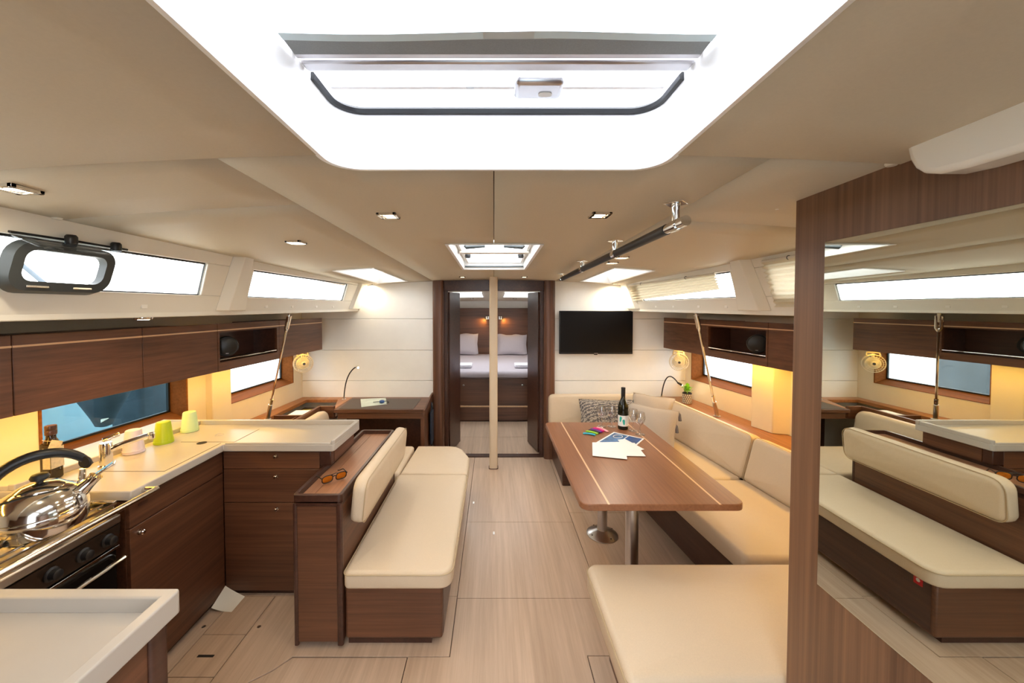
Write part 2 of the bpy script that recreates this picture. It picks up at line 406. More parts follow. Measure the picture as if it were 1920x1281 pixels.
# ---- side decks and coachroof sides with the long windows
for s, nm in ((-1, 'trim_4'), (1, 'trim_5')):
    sk = (lambda p: (p[0]-.03*(4-p[1]), p[1], p[2])) if s < 0 else (lambda p: (p[0]+.05*(4-p[1]), p[1], p[2]))
    zz = [1.577, 1.68, 1.842, 1.955]
    fx = lambda z: 1.46-.09*(z-1.58)/.28
    # windows as (y0 bottom, y1 bottom, y0 top, y1 top)
    wins = [(.15, 1.905, .15, 1.89), (2.25, 3.58, 2.235, 3.575)] if s < 0 else [(.15, 2.01, .15, 2.0), (2.335, 3.64, 2.32, 3.63)]
    mb = MB()
    def strip(pts, th=.035, mb=mb, fx=fx, s=s):
        vs = [(s*fx(z), y, z) for y, z in pts]+[(s*(fx(z)+th), y, z) for y, z in pts]; n = len(pts)
        mb.add(vs, [tuple(range(n)), tuple(range(2*n-1, n-1, -1))]+[(i, (i+1) % n, n+(i+1) % n, n+i) for i in range(n)])
    strip([(-1.3, zz[0]), (4.01, zz[0]), (4.01, zz[1]), (-1.3, zz[1])])
    strip([(-1.3, zz[2]), (4.01, zz[2]), (4.01, zz[3]), (-1.3, zz[3])])
    yb, yt = -1.3, -1.3
    for (a, b, c, d) in wins:
        strip([(yb, zz[1]), (a, zz[1]), (c, zz[2]), (yt, zz[2])]); yb, yt = b, d
    strip([(yb, zz[1]), (4.01, zz[1]), (4.01, zz[2]), (yt, zz[2])])
    X = sorted((s*1.455, s*1.80)); mb.box(X[0], X[1], -1.3, 4.01, 1.574, 1.60)
    X = sorted((s*1.455, s*2.6)); mb.box(X[0], X[1], -1.3, 4.07, 1.60, 1.62)
    # moulded rib between the windows, and the end rib at the bulkhead
    def rib(ya, yb_, yc, yd, pr, mb=mb, fx=fx, s=s):
        z0, z1 = 1.60, 1.90
        v = []
        for (z, p, u, w) in ((z0, pr*.9, ya, yb_), (z1, pr*.8, yc, yd)):
            x = fx(z); v += [(s*x, u-.03, z), (s*(x-p), u+.012, z), (s*(x-p), w-.012, z), (s*x, w+.03, z)]
        mb.add(v, [(0, 1, 2, 3), (7, 6, 5, 4), (0, 4, 5, 1), (1, 5, 6, 2), (2, 6, 7, 3), (3, 7, 4, 0)])
    rib(*((2.055, 2.215, 2.065, 2.16) if s < 0 else (2.11, 2.30, 2.15, 2.25)), .05); rib(3.78, 4.0, 3.84, 4.0, .03)
    tr = struct(mb.map(sk), nm, 'gelcoat', bevel=.004, smooth=30)
    # flared cap of the rib running on across the headliner
    v = [(s*1.40, 2.06, 1.935-.03), (s*1.40, 2.22, 1.93-.03), (s*1.02, 2.16, zc(1.02, 2.1)-.003), (s*1.34, 2.00, zc(1.34, 2)-.01), (s*1.40, 2.0, 1.95), (s*1.40, 2.16, 1.95), (s*1.02, 2.12, zc(1.02, 2.1)+.004), (s*1.34, 2.0, 1.95)]
    MB().add(v, [(0, 1, 2, 3), (7, 6, 5, 4), (0, 4, 5, 1), (1, 5, 6, 2), (2, 6, 7, 3), (3, 7, 4, 0)]).map(sk).build('rib_cap', 'gelcoat', tr, smooth=0)
    for y in (1.62, 2.45, 2.75, 3.1, 3.4):
        X = sorted((s*(fx(1.625)-.002), s*(fx(1.625)+.004))); MB().box(X[0], X[1], y-.014, y+.014, 1.615, 1.635).map(sk).build('cover_plate', 'pale_panel', tr, bevel=.001)
    for k, (a, b, c, d) in enumerate(wins):
        wm = MB(); th = .020
        vs = [(s*(fx(z)+th), y, z) for y, z in ((a-.02, 1.67), (b+.02, 1.67), (d+.02, 1.85), (c-.02, 1.85))]
        vs += [(x+s*.006, y, z) for x, y, z in vs]
        wm.add(vs, [(0, 1, 2, 3), (7, 6, 5, 4), (0, 4, 5, 1), (1, 5, 6, 2), (2, 6, 7, 3), (3, 7, 4, 0)])
        wo = struct(wm.map(sk), 'window_%d' % (4+k+(0 if s < 0 else 2)), 'pane', smooth=0)
        pth = [(s*(fx(z)+th-.004), y, z) for y, z in ((a, 1.682), (b-.004, 1.682), (d-.004, 1.838), (c, 1.838))]
        pth = [sk(p) for p in pth]
        MB().tube(pth, .0045, 6, closed=True).build('gasket', 'black_plastic', wo, smooth=0)

# ---- forward bulkhead with clad panels and the double doorway
wf = struct(MB().box(-2.2, -.60, 4.035, 4.07, 0, 1.62).box(-1.55, -.60, 4.035, 4.07, 1.62, 1.95).box(.60, 2.2, 4.035, 4.07, 0, 1.62).box(.60, 1.55, 4.035, 4.07, 1.62, 1.95)
            .box(-.6, .6, 4.035, 4.07, 1.80, 1.95), 'wall_forward', 'pale_panel', smooth=0)
zr = [.0, .826, 1.157, 1.494]
for s in (-1, 1):
    for a, b in zip(zr, zr[1:]):
        X = sorted((s*.64, s*2.068)); MB().box(X[0], X[1], 4.012, 4.034, a+.0015, b-.0015).build('cladding_panel', 'pale_panel', wf, bevel=.002, seg=1)
    pts = [(s*.64, 1.4955), (s*2.068, 1.4955), (s*2.068, 1.575), (s*1.47, 1.578), (s*1.40, 1.868), (s*.64, 1.908)]
    MB().prism(pts, 4.012, 4.034, 'y').build('cladding_panel', 'pale_panel', wf, bevel=.002, seg=1)
for s, k in ((-1, 6), (1, 7)):
    X = sorted((s*.535, s*.65))
    struct(MB().prism(rrect(X[0], X[1], 3.93, 4.075, [.035 if s < 0 else .035]*4, 5), 0, 1.93), 'trim_%d' % k, 'walnut_z')
    X = sorted((s*.500, s*.536)); struct(MB().box(X[0], X[1], 4.03, 4.10, 0, 1.80), 'trim_%d' % (k+2), 'edge_wood', bevel=.004)
struct(MB().box(-.536, .536, 4.0, 4.10, 1.795, 1.93), 'trim_10', 'edge_wood', bevel=.004)

# doors: two leaves folded back into the forward cabin
for s, k in ((-1, 1), (1, 2)):
    a = Vector((s*.515, 4.10)); e = Vector((s*.432, 4.44)); d = (e-a); L = d.length; d.normalize(); nrm = Vector((-d.y, d.x))*(1 if s < 0 else -1)
    mt = Matrix(((d.x, -nrm.x, 0, a.x), (d.y, -nrm.y, 0, a.y), (0, 0, 1, 0), (0, 0, 0, 1)))
    do = struct(MB().box(0, L, 0, .032, .012, 1.785).xf(mt), 'door_%d' % k, 'edge_wood', bevel=.004)
    h = MB(); h.lathe([(.022, 0), (.022, -.008), (.012, -.01), (.012, -.04)], (L-.05, 0, .80), 14, 'y'); h.tube([(L-.05, -.04, .80), (L-.10, -.045, .80), (L-.17, -.045, .80)], .009, 8)
    h.xf(mt).build('door_handle', 'chrome', do)
    for z in (.28, .86, 1.55):
        MB().lathe([(.009, z-.04), (.011, z-.038), (.011, z+.038), (.009, z+.04)], (a.x+s*-.004, a.y-.012, 0), 10).build('hinge', 'chrome', do)

# ---- aft bulkhead with the companionway opening behind the viewpoint
struct(MB().box(-2.4, -.45, -1.3, -1.26, 0, 1.62).box(-1.6, -.45, -1.3, -1.26, 1.62, 2.05).box(.45, .976, -1.3, -1.26, 0, 2.05).box(-.45, .45, -1.3, -1.26, 0, .4), 'wall_aft', 'walnut_z', smooth=0)

# ---- starboard partition carrying the mirror
pw = struct(MB().box(.936, .976, -1.3, 1.166, 0, 1.985), 'wall_partition', 'panel_z', bevel=.003)
struct(MB().box(.976, 2.6, 1.126, 1.166, 0, 1.60).box(.976, 1.6, 1.126, 1.166, 1.6, 1.97), 'wall_cabin', 'cream_wall', smooth=0)
pts = [(.806, 1.975), (.796, 1.93), (.785, 1.908), (.77, 1.893), (.745, 1.883), (.70, 1.879), (-.4, 1.879), (-.4, 1.975)]
struct(MB().prism(pts, .872, .945, 'x'), 'trim_11', 'gelcoat', bevel=.012, seg=3)
MB().lathe([(.010, -.006), (.013, -.002), (.013, .006)], PC(1680, 303)-Vector((.01, 0, .004)), 12).build('stud', 'gelcoat', ce)

# ---- forward cabin shell
def fz(y): return 1.86-.036*(y-4.1)
K1 = (-.66, -.165, 5.05, 6.05); K2 = (.15, .66, 5.05, 6.05)
struct(sheet(-1.4, 1.4, 4.06, 7.45, lambda x, y: fz(y)-.015*x*x, [K1, K2], .4), 'ceiling_cabin', 'headliner')
struct(MB().box(-1.4, -1.36, 4.06, 7.45, 0, 1.86), 'wall_cabin_port', 'pale_panel', smooth=0)
struct(MB().box(1.36, 1.4, 4.06, 7.45, 0, 1.86), 'wall_cabin_starboard', 'pale_panel', smooth=0)
struct(MB().box(-1.4, 1.4, 7.36, 7.45, 0, 1.80), 'wall_cabin_forward', 'pale_panel', smooth=0)
struct(MB().box(-1.36, 1.36, 7.30, 7.36, .3, 1.60), 'trim_12', 'walnut_x', bevel=.004)

# ================================================================== DECK HATCHES
def hatch_lining(x0, x1, y0, y1, fzz, up, th, name, label, parts=None, glass='pane', top=None, flare=0):
    c = ((x0+x1)/2, (y0+y1)/2); t = thing(name, label, 'hatch', (c[0], c[1], fzz(c[0], c[1])))
    ins = []
    def ring(e, dz): return [(x, y, fzz(x, y)+dz) for x, y in ((x0+e, y0+e), (x1-e, y0+e), (x1-e, y1-e), (x0+e, y1-e))]
    rs = [ring(-.014, -.008), ring(-.012, -.012), ring(.004, -.010), ring(.01+flare, up), ring(-.02, up+.002)]
    vs = [p for r in rs for p in r]; fs = [(a*4+i, a*4+(i+1) % 4, (a+1)*4+(i+1) % 4, (a+1)*4+i) for a in range(len(rs)-1) for i in range(4)]
    MB().add(vs, fs).build('lining', 'hatch_white', t, smooth=0)
    g = .012+flare
    vs = ring(g, up-.006)+ring(g, up)
    MB().add(vs, [(0, 1, 2, 3), (7, 6, 5, 4), (0, 4, 5, 1), (1, 5, 6, 2), (2, 6, 7, 3), (3, 7, 4, 0)]).build('pane', glass, t, smooth=0)
    return t, ring
t, ring = hatch_lining(*HL, zc, .09, .01, 'deck_hatch', 'small flush skylight in the ceiling on the chart table side', flare=.04)
t, ring = hatch_lining(*HR, zc, .09, .01, 'deck_hatch', 'small flush skylight in the ceiling on the dining table side', flare=.04)
cz_ = lambda x, y: fz(y)-.015*x*x
t, ring = hatch_lining(*K1, cz_, .08, .01, 'deck_hatch', 'bright skylight over the double bed, chart table side')
t, ring = hatch_lining(*K2, cz_, .08, .01, 'deck_hatch', 'bright skylight over the double bed, dining table side')
# saloon hatch with frame, handles, hinge line
t, ring = hatch_lining(*HF, zc, .085, .01, 'deck_hatch', 'white framed opening hatch in the ceiling just before the pillar', flare=.01)
e = .03; fr = MB(); z = lambda x, y: zc(x, y)+.055
P = [(x, y, z(x, y)) for x, y in ((HF[0]+e, HF[2]+e), (HF[1]-e, HF[2]+e), (HF[1]-e, HF[3]-e), (HF[0]+e, HF[3]-e))]
MB().tube(P, .016, 6, closed=True).build('frame', 'hatch_white', t)
MB().box(HF[0]+.02, HF[1]-.02, 2.44, 2.50, 1.972, 1.99).build('blind_bar', 'pale_panel', t, bevel=.005)
MB().box(HF[0]+.012, HF[1]-.012, HF[3]-.02, HF[3]-.012, zc(0, 3)+.004, zc(0, 3)+.016).build('gasket', 'grey_rubber', t)
for s in (-1, 1):
    MB().tube([(.003+s*.175, 2.20, 1.982), (.003+s*.165, 2.20, 1.972), (.003+s*.10, 2.205, 1.976), (.003+s*.055, 2.205, 1.978)], [.010, .013, .010, .008], 8).build('handle', 'grey_rubber', t)
    MB().lathe([(.018, -.014), (.021, 0), (.018, .016)], (.003+s*.185, 2.62, 1.978), 12).build('latch', 'black_plastic', t)
MB().tube([(-.17, 2.62, 1.985), (.17, 2.62, 1.985)], .003, 6).build('link_rod', 'grey_rubber', t)

# ---- large galley hatch: moulded white flange, rubber gasket, acrylic lid, crossbar, latch, blind
t = thing('deck_hatch', 'large open deck hatch with broad glowing white surround over the aisle', 'hatch', (0, .5, 1.985))
x0, x1, y0, y1 = HB
oz = 1.985
ro = rrect(x0-.012, x1+.012, y0-.012, y1+.012, .085, 8); r1 = rrect(x0+.002, x1-.002, y0+.002, y1-.002, .075, 8); ri = rrect(x0+.014, x1-.014, y0+.014, y1-.012, .065, 8)
rr = [(ro, lambda x, y: zc(x, y)-.004), (ro, lambda x, y: zc(x, y)-.010), (r1, lambda x, y: zc(x, y)-.012), (ri, lambda x, y: 2.105), (ri, lambda x, y: 2.135), (ro, lambda x, y: 2.137)]
vs = [(x, y, fz_(x, y)) for r, fz_ in rr for x, y in r]; n = len(ro)
MB().add(vs, [(a*n+i, a*n+(i+1) % n, (a+1)*n+(i+1) % n, (a+1)*n+i) for a in range(len(rr)-1) for i in range(n)]).build('flange', 'hatch_white', t, smooth=50)
hx0, hx1, hy1 = x0+.016, x1-.016, y1-.014
MB().tube([(hx1, .80, 2.108)]+[(x, y, 2.108) for x, y in rrect(hx0, hx1, y0+.016, hy1, .063, 8)[18:]]+[(hx0, .80, 2.108)], .009, 6).build('gasket', 'black_plastic', t)
MB().prism(rrect(hx0+.004, hx1-.004, y0+.02, hy1-.004, .06, 8), 2.122, 2.130).build('lid', 'acrylic', t)
MB().box(hx0, hx1, .724, .742, 2.104, 2.118).build('crossbar', 'brushed', t, bevel=.003)
MB().box(hx0, hx1, .752, .782, 2.104, 2.118).build('crossbar', 'brushed', t, bevel=.005)
MB().box(hx0+.02, hx1-.02, .842, .852, 2.108, 2.118).build('inner_rail', 'hatch_white', t, bevel=.002)
lt = MB().box(.045, .150, .795, .862, 2.090, 2.114).build('latch', 'brushed', t, bevel=.010, seg=3)
MB().prism(rrect(.098, .128, .828, .846, .008, 3), 2.0885, 2.091).build('button', 'label_white', lt)
MB().prism(rrect(-.060, -.045, .81, .875, .007, 3), 2.100, 2.110).build('clip', 'clear_plastic', t)
bl = MB().grid(lambda u, v: (hx0+.004+(hx1-hx0-.008)*u, y0+.02+(.683-y0-.02)*v, 2.104+.003*math.sin(u*9)), 16, 2).build('blind', 'blind_white', t)
MB().grid(lambda u, v: (hx0+.004+(hx1-hx0-.008)*u, .683+.042*v+.004*math.sin(u*8)*(1-v), 2.103-.001*v), 16, 1).build('blind_hem', 'grey_blind', t)
MB().grid(lambda u, v: (hx0+.004+(hx1-hx0-.008)*u, .668+.018*v+.004*math.sin(u*8), 2.1015), 16, 1).build('blind_edge', 'pale_hem', t)
# ================================================================== LIGHT FITTINGS
def spot(name, loc, power, size=140, blend=.8, col=WARM, rad=.03, rot=(0, 0, 0)):
    d = bpy.data.lights.new(name, 'SPOT'); d.energy = power; d.spot_size = R(size); d.spot_blend = blend; d.color = col[:3]; d.shadow_soft_size = rad
    o = bpy.data.objects.new(name, d); COL.objects.link(o); o.location = loc; o.rotation_euler = rot; d.spot_blend = 1 if size > 170 else blend; return o
def downlight(p, label, power=10, w=.036, bez='chrome', size=176):
    t = thing('downlight', label, 'downlight', (p.x, p.y, p.z-.012), 'square recessed downlights')
    b = MB()
    for a in (0, 1):
        b.box(p.x-w, p.x+w, p.y-w+a*(2*w-.012), p.y-w+.012+a*(2*w-.012), p.z-.012, p.z+.002)
        b.box(p.x-w+a*(2*w-.012), p.x-w+.012+a*(2*w-.012), p.y-w, p.y+w, p.z-.012, p.z+.002)
    b.box(p.x-w, p.x+w, p.y-w, p.y+w, p.z-.004, p.z+.002)
    b.build('bezel', bez, t, bevel=.0015, seg=1)
    MB().lathe([(.019, -.0075), (.020, -.004), (.020, .0)], (p.x, p.y, p.z-.001), 16).build('lens', 'lamp_glow', t)
    spot('downlight_lamp', (p.x, p.y, p.z-.016), power*LAMP, size)
DL = [(28, 350, 'chrome square downlight over the galley stove', 14), (728, 401, 'square downlight between galley hatch and pillar, sink side', 12), (1125, 400, 'square downlight beside the ceiling grab rail near its thick end', 12),
      (555, 452, 'square downlight over the worktop peninsula', 12), (1166, 481, 'aft square downlight of the pair over the dining table', 9), (1147, 491, 'forward square downlight of the pair over the dining table', 9),
      (695, 532, 'small downlight between side skylight and chart table bulkhead', 19), (1152, 531, 'small downlight between side skylight and television', 19),
      (867, 518, 'small downlight above doorway, chart table side of pillar', 4), (983, 518, 'small downlight above doorway, television side of pillar', 4)]
for px, py, lb, pw_ in DL:
    q = PC(px, py); downlight(q, lb, pw_, w=.036 if q.y < 2.6 else .03)
for X, lb in ((-.38, 'tiny downlight in the bed cabin ceiling, chart table side'), (.36, 'tiny downlight in the bed cabin ceiling, television side')):
    y = 6.5; downlight(Vector((X, y, fz(y)-.004)), lb, 12, w=.03)
# soffit lamp above the galley lockers
q = Vector((-1.53, 1.63, 1.574)); t = thing('downlight', 'small round brass lamp under the side deck above galley lockers', 'downlight', (q.x, q.y, q.z-.01))
MB().lathe([(.03, -.008), (.033, -.003), (.033, .001)], q, 18).build('bezel', 'polished', t)
MB().lathe([(.02, -.010), (.02, -.007)], q, 14).build('lens', 'lamp_glow', t)
spot('downlight_lamp', (q.x, q.y, q.z-.015), 7*LAMP, 165, .9, col=(1, .6, .25, 1))

# ================================================================== OVERHEAD LOCKERS, PORT AND STARBOARD
Z0, Z1 = 1.20, 1.512
def locker(s, y0, y1, label, sh, xf, niche=False, group=None, mat='walnut_y'):
    xw = 2.068; th = .018
    fx = lambda a, b: sorted((s*a, s*b))
    xm = s*(xf+xw)/2; b0 = sh((xm, (y0+y1)/2, Z0))
    t = thing('locker', label, 'locker', b0, group)
    g = .0015
    if not niche:
        X = fx(xf+th, xw); MB().box(*X, y0+g, y1-g, Z0, Z1-.012).map(sh).build('body', mat, t, smooth=0)
        X = fx(xf, xf+th-.001); d = MB().box(*X, y0+g, y1-g, Z0, Z1).map(sh).build('door', mat, t, bevel=.0025)
        X = fx(xf-.0008, xf+.002); MB().box(*X, y0+g, y1-g, Z1-.048, Z1-.040).map(sh).build('inlay', 'inlay', d, smooth=0)
    else:
        na, nb, nz0, nz1 = y0+.016, y1-.03, Z0+.058, Z1-.058
        X = fx(xf, xf+th); f = MB().box(*X, y0+g, y1-g, Z0, nz0).box(*X, y0+g, y1-g, nz1, Z1).box(*X, y0+g, na, nz0, nz1).box(*X, nb, y1-g, nz0, nz1)
        d = f.map(sh).build('face_frame', mat, t, smooth=0)
        X = fx(xf-.0008, xf+.002); MB().box(*X, y0+g, y1-g, Z1-.048, Z1-.040).map(sh).build('inlay', 'inlay', d, smooth=0)
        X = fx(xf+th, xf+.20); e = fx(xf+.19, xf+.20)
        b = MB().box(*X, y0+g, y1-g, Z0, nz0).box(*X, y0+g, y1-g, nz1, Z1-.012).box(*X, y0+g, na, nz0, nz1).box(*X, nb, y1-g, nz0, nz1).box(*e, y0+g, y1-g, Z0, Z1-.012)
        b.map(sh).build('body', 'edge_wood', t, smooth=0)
        x = s*(xf+.006); p0 = sh((x, na, nz0+.016)); p1 = sh((x, nb, nz0+.016))
        MB().tube([p0, p1], .0045, 8).build('retaining_bar', 'chrome', t)
    return t
gp_, gs_ = 'overhead lockers on the galley side', 'overhead lockers on the dining side'
locker(-1, .62, 1.4255, 'walnut overhead locker door directly above the stove', shP, 1.685, group=gp_)
locker(-1, 1.4255, 1.924, 'walnut overhead locker with warm light pool above the tap', shP, 1.685, group=gp_)
locker(-1, 1.924, 2.406, 'walnut overhead locker between tap locker and speaker niche', shP, 1.685, group=gp_)
locker(-1, 2.406, 3.031, 'open walnut overhead niche holding a speaker, galley side', shP, 1.685, True, group=gp_)
locker(-1, 3.031, 3.70, 'walnut overhead locker end unit beside chart table bulkhead', shP, 1.685, group=gp_)
locker(1, 3.22, 3.845, 'walnut overhead locker end unit near television', shS, 1.73, group=gs_)
locker(1, 2.60, 3.22, 'open walnut overhead niche holding a speaker, dining side', shS, 1.73, True, group=gs_)
locker(1, 1.20, 2.60, 'walnut overhead locker running behind the mirror partition', shS, 1.73, group=gs_)
def speaker(p, yaw, label):
    t = thing('speaker', label, 'speaker', p-Vector((0, 0, .07)), 'round cabin speakers')
    m_ = Matrix.Rotation(yaw, 4, 'Z') @ Matrix.Rotation(PI/2, 4, 'Y')
    MB().lathe([(.064, -.07), (.068, -.02), (.068, .006), (.062, .014)], p, 28, mat=m_.to_3x3()).build('housing', 'black_plastic', t)
    MB().lathe([(.060, .010), (.055, .018), (.03, .026), (.004, .028)], p, 28, mat=m_.to_3x3()).build('grille', 'black_plastic', t)
    MB().box(-.008, .008, -.001, .001, -.002, .002).xf(Matrix.Translation(p) @ Matrix.Rotation(yaw, 4, 'Z') @ Matrix.Translation((.0275, 0, -.046)) @ Matrix.Rotation(PI/2, 4, 'Z')).build('badge', 'brushed', t)
speaker(Vector((-1.80, 2.51, 1.356)), R(-50), 'round black speaker in the overhead niche above worktop')
speaker(Vector((1.925, 2.72, 1.352)), R(180+48), 'round black speaker in the overhead niche above dining settee')
# led strips under the lockers
for s, sh, xf, y0, y1, lb in ((-1, shP, 1.685, .7, 3.66, 'warm led strip under the galley lockers'), (1, shS, 1.73, 1.3, 3.80, 'warm led strip under the dining side lockers')):
    X = sorted((s*(xf+.12), s*(xf+.15)))
    t = thing('led_strip', lb, 'light strip', sh((s*(xf+.13), (y0+y1)/2, Z0-.008)))
    MB().box(X[0]-.004, X[1]+.004, y0, y1, Z0-.004, Z0).map(sh).build('channel', 'brushed', t, smooth=0)
    MB().box(X[0], X[1], y0, y1, Z0-.009, Z0-.004).map(sh).build('diffuser', 'led_glow', t, smooth=0)

# ================================================================== GALLEY
def knob(p, d, parent, r=.009):
    p = Vector(p); ax = {'-y': ('y', -1), '+x': ('x', 1)}[d]
    k = ax[1]; pr = [(r*1.1, 0), (r*1.1, .002*k), (r*.5, .003*k), (r*.5, .012*k), (r, .014*k), (r*1.05, .018*k), (r*.7, .022*k)]
    return MB().lathe(pr, p, 14, ax[0]).build('knob', 'chrome', parent)
# cabinet under the sink run
t = thing('base_cabinet', 'walnut galley base cabinet under the sink worktop', 'cabinet', (-1.8, 1.78, 0))
MB().box(-2.15, -1.52, 1.515, 2.40, .03, .82).build('body', 'walnut_y', t, smooth=0)
MB().box(-2.15, -1.53, 1.515, 2.40, .0, .03).build('plinth', 'edge_wood', t, smooth=0)
MB().box(-1.52, -1.502, 1.517, 2.046, .705, .818).build('fascia', 'walnut_y', t, bevel=.002)
d = MB().box(-1.52, -1.502, 1.517, 2.046, .034, .70).build('door', 'walnut_y', t, bevel=.002)
knob((-1.502, 1.558, .667), '+x', d, .010)
MB().prism(rrect(1.555, 1.60, .775, .79, .0075, 4), -1.5025, -1.5012, 'x').build('badge', 'edge_wood', t)
# peninsula drawers
t = thing('drawer_unit', 'walnut drawer unit under the worktop peninsula with three chrome knobs', 'cabinet', (-1.22, 2.2, 0))
MB().box(-1.518, -.947, 2.067, 2.385, .03, .822).box(-.947, -.905, 2.06, 2.385, .742, .822).build('body', 'walnut_x', t, smooth=0)
MB().box(-1.50, -.95, 2.075, 2.38, 0, .03).build('plinth', 'edge_wood', t, smooth=0)
MB().box(-.965, -.902, 2.046, 2.09, .742, .824).build('corner_post', 'edge_wood', t, bevel=.004)
MB().box(-.906, -.902, 2.092, 2.383, .744, .822).build('end_panel', 'walnut_y', t, smooth=0)
for z0, z1, kz in ((.724, .818, .795), (.535, .72, .683), (.034, .531, .50)):
    d = MB().box(-1.499, -.967 if z0 > .72 else -.952, 2.048, 2.066, z0, z1).build('drawer', 'walnut_x', t, bevel=.002)
    knob((-1.205, 2.048, kz), '-y', d)
# L-shaped worktop
t = thing('worktop', 'pale L-shaped galley worktop with lift-out lids', 'worktop', (-1.6, 2.0, .825))
L = [(-2.17, 1.508), (-1.486, 1.508), (-1.486, 2.03), (-.888, 2.03), (-.878, 2.04), (-.872, 2.403), (-2.155, 2.403)]
MB().prism(L, .826, .865).build('slab', 'corian', t, bevel=.004)
rim = MB().box(-2.14, -.872, 2.380, 2.403, .862, .892)
rim.prism([(-.896, 2.380), (-.896, 2.031), (-.888, 2.0305), (-.878, 2.04), (-.872, 2.380)], .862, .888)
rim.prism([(-1.478, 2.031), (-.896, 2.031), (-.896, 2.046), (-1.478, 2.046)], .862, .8745)
rim.build('rim', 'corian', t, bevel=.004)
MB().prism([(-2.19, 1.512), (-1.965, 1.512), (-1.885, 2.38), (-1.915, 2.38), (-1.995, 1.512)][1:5], .864, .892).build('upstand', 'corian', t, bevel=.004)
MB().prism([(-2.195, 1.512), (-1.995, 1.512), (-1.915, 2.38), (-2.15, 2.38)], .864, .886).build('ledge', 'corian', t, bevel=.003)
for (a, b, c, d_) in ((-1.818, -1.515, 1.697, 2.05), (-1.748, -1.452, 2.07, 2.29)):
    MB().box(a-.002, b+.002, c-.002, d_+.002, .8645, .8656).build('lid_gap', 'gap_dark', t, smooth=0)
    lo = MB().box(a, b, c, d_, .865, .8664).build('lid', 'corian', t, smooth=0)
    if c > 2.06: MB().tube([((a+b)/2-.02+.022*math.cos(k*PI/8), 2.185+.022*math.sin(k*PI/8), .8668) for k in range(16)], .0016, 6, closed=True).build('finger_ring', 'brushed', lo)
MB().lathe([(.024, 0), (.024, .0008)], (-1.62, 2.052, .8662), 16).build('finger_hole', 'dark_void', t)
# tap
b0 = Vector((-1.838, 1.752, .866)); t = thing('tap', 'chrome lever mixer tap on the galley worktop', 'tap', b0)
MB().lathe([(.030, 0), (.030, .006), (.024, .01), (.0235, .10), (.021, .112)], b0, 20).build('body', 'chrome', t)
MB().tube([b0+Vector(v) for v in ((.0, 0, .07), (.05, .03, .095), (.12, .075, .118), (.135, .085, .118))], [.015, .012, .0115, .011], 10).build('spout', 'chrome', t)
MB().lathe([(.013, -.014), (.014, -.01), (.014, .012), (.011, .016)], b0+Vector((.137, .086, .115)), 12).build('nozzle', 'chrome', t)
MB().box(-.014, .014, -.012, .05, -.006, .006).xf(Matrix.Translation(b0+Vector((.0, .0, .128))) @ Matrix.Rotation(R(25), 4, 'X') @ Matrix.Rotation(R(-40), 4, 'Z')).build('lever', 'chrome', t, bevel=.004)
# upturned cups
def cup(px, py, mat, label, h=.118):
    p = PZ(px, py, .8665)
    t = thing('cup', label, 'cup', p, 'upturned plastic cups on the galley worktop')
    MB().lathe([(.045, 0), (.046, .004), (.0445, .010), (.044, .012), (.033, h-.006), (.030, h-.001), (.026, h)], p, 28).build('wall', mat, t, smooth=30)
    MB().lathe([(.0455, .012), (.0462, .0135), (.0455, .015)], p, 28).build('rim_line', mat, t)
cup(251, 848, 'cup_white', 'white upturned plastic cup beside the tap')
cup(307, 830, 'cup_green', 'lime green upturned plastic cup on the worktop')
cup(356, 808, 'cup_mint', 'pale mint upturned plastic cup by the hull window frame')
# oil bottle
p = PZ(98, 897, .866); p.x -= .0; t = thing('oil_bottle', 'dark square oil bottle with cream label and paper tag', 'bottle', p)
MB().prism(rrect(p.x-.026, p.x+.026, p.y-.026, p.y+.026, .008, 3), p.z, p.z+.16).build('body', 'bottle_brown', t, bevel=.006)
MB().lathe([(.0245, .158), (.021, .172), (.0165, .178), (.0155, .196)], p, 16).build('neck', 'bottle_brown', t)
MB().lathe([(.0185, .194), (.0195, .197), (.0195, .212), (.0185, .214), (.0195, .216), (.0195, .232), (.018, .235)], p, 18).build('cap', 'edge_wood', t)
MB().box(p.x-.008, p.x+.0245, p.y-.0268, p.y-.0258, p.z+.05, p.z+.14).box(p.x+.0258, p.x+.0268, p.y-.0245, p.y+.0245, p.z+.05, p.z+.14).build('label', 'label_cream', t, smooth=0)
MB().box(-.018, .018, -.0006, .0006, -.02, .02).xf(Matrix.Translation(p+Vector((.042, -.02, .155))) @ Matrix.Rotation(R(30), 4, 'Z') @ Matrix.Rotation(R(18), 4, 'Y')).build('paper_tag', 'label_cream', t, smooth=0)
MB().tube([p+Vector(v) for v in ((-.018, -.018, .176), (.0, -.024, .174), (.028, -.022, .172), (.04, -.02, .172))], .0012, 5).build('string', 'inlay', t)
# stove
t = thing('stove', 'stainless gimballed galley stove with black oven door', 'stove', (-1.78, 1.23, .1))
y0, y1 = .985, 1.478
MB().box(-2.08, -1.53, y0, y1, .12, .755).build('oven_body', 'oven_black', t, bevel=.004)
MB().box(-2.10, -1.50, y0-.004, y1+.004, .755, .79).build('hob', 'steel', t, bevel=.006)
MB().box(-2.08, -1.515, y1-.012, y1+.004, .79, .845).box(-2.08, -1.515, y0-.004, y0+.010, .79, .845).box(-2.095, -2.08, y0, y1, .79, .85).build('spill_guard', 'polished', t, bevel=.003)
cp = MB().prism([(-1.50, .752), (-1.53, .752), (-1.53, .67), (-1.512, .67)], y0, y1, 'y').build('control_panel', 'oven_panel', t, smooth=0)
for y in (1.02, 1.12, 1.245, 1.345, 1.43):
    kb = MB().lathe([(.024, 0), (.024, .006), (.018, .010), (.016, .028), (.013, .030)], (-1.507, y, .712), 18, 'x').build('knob', 'black_plastic', cp)
MB().box(-1.53, -1.512, y0+.006, y1-.006, .15, .66).build('oven_door', 'oven_black', t, bevel=.004)
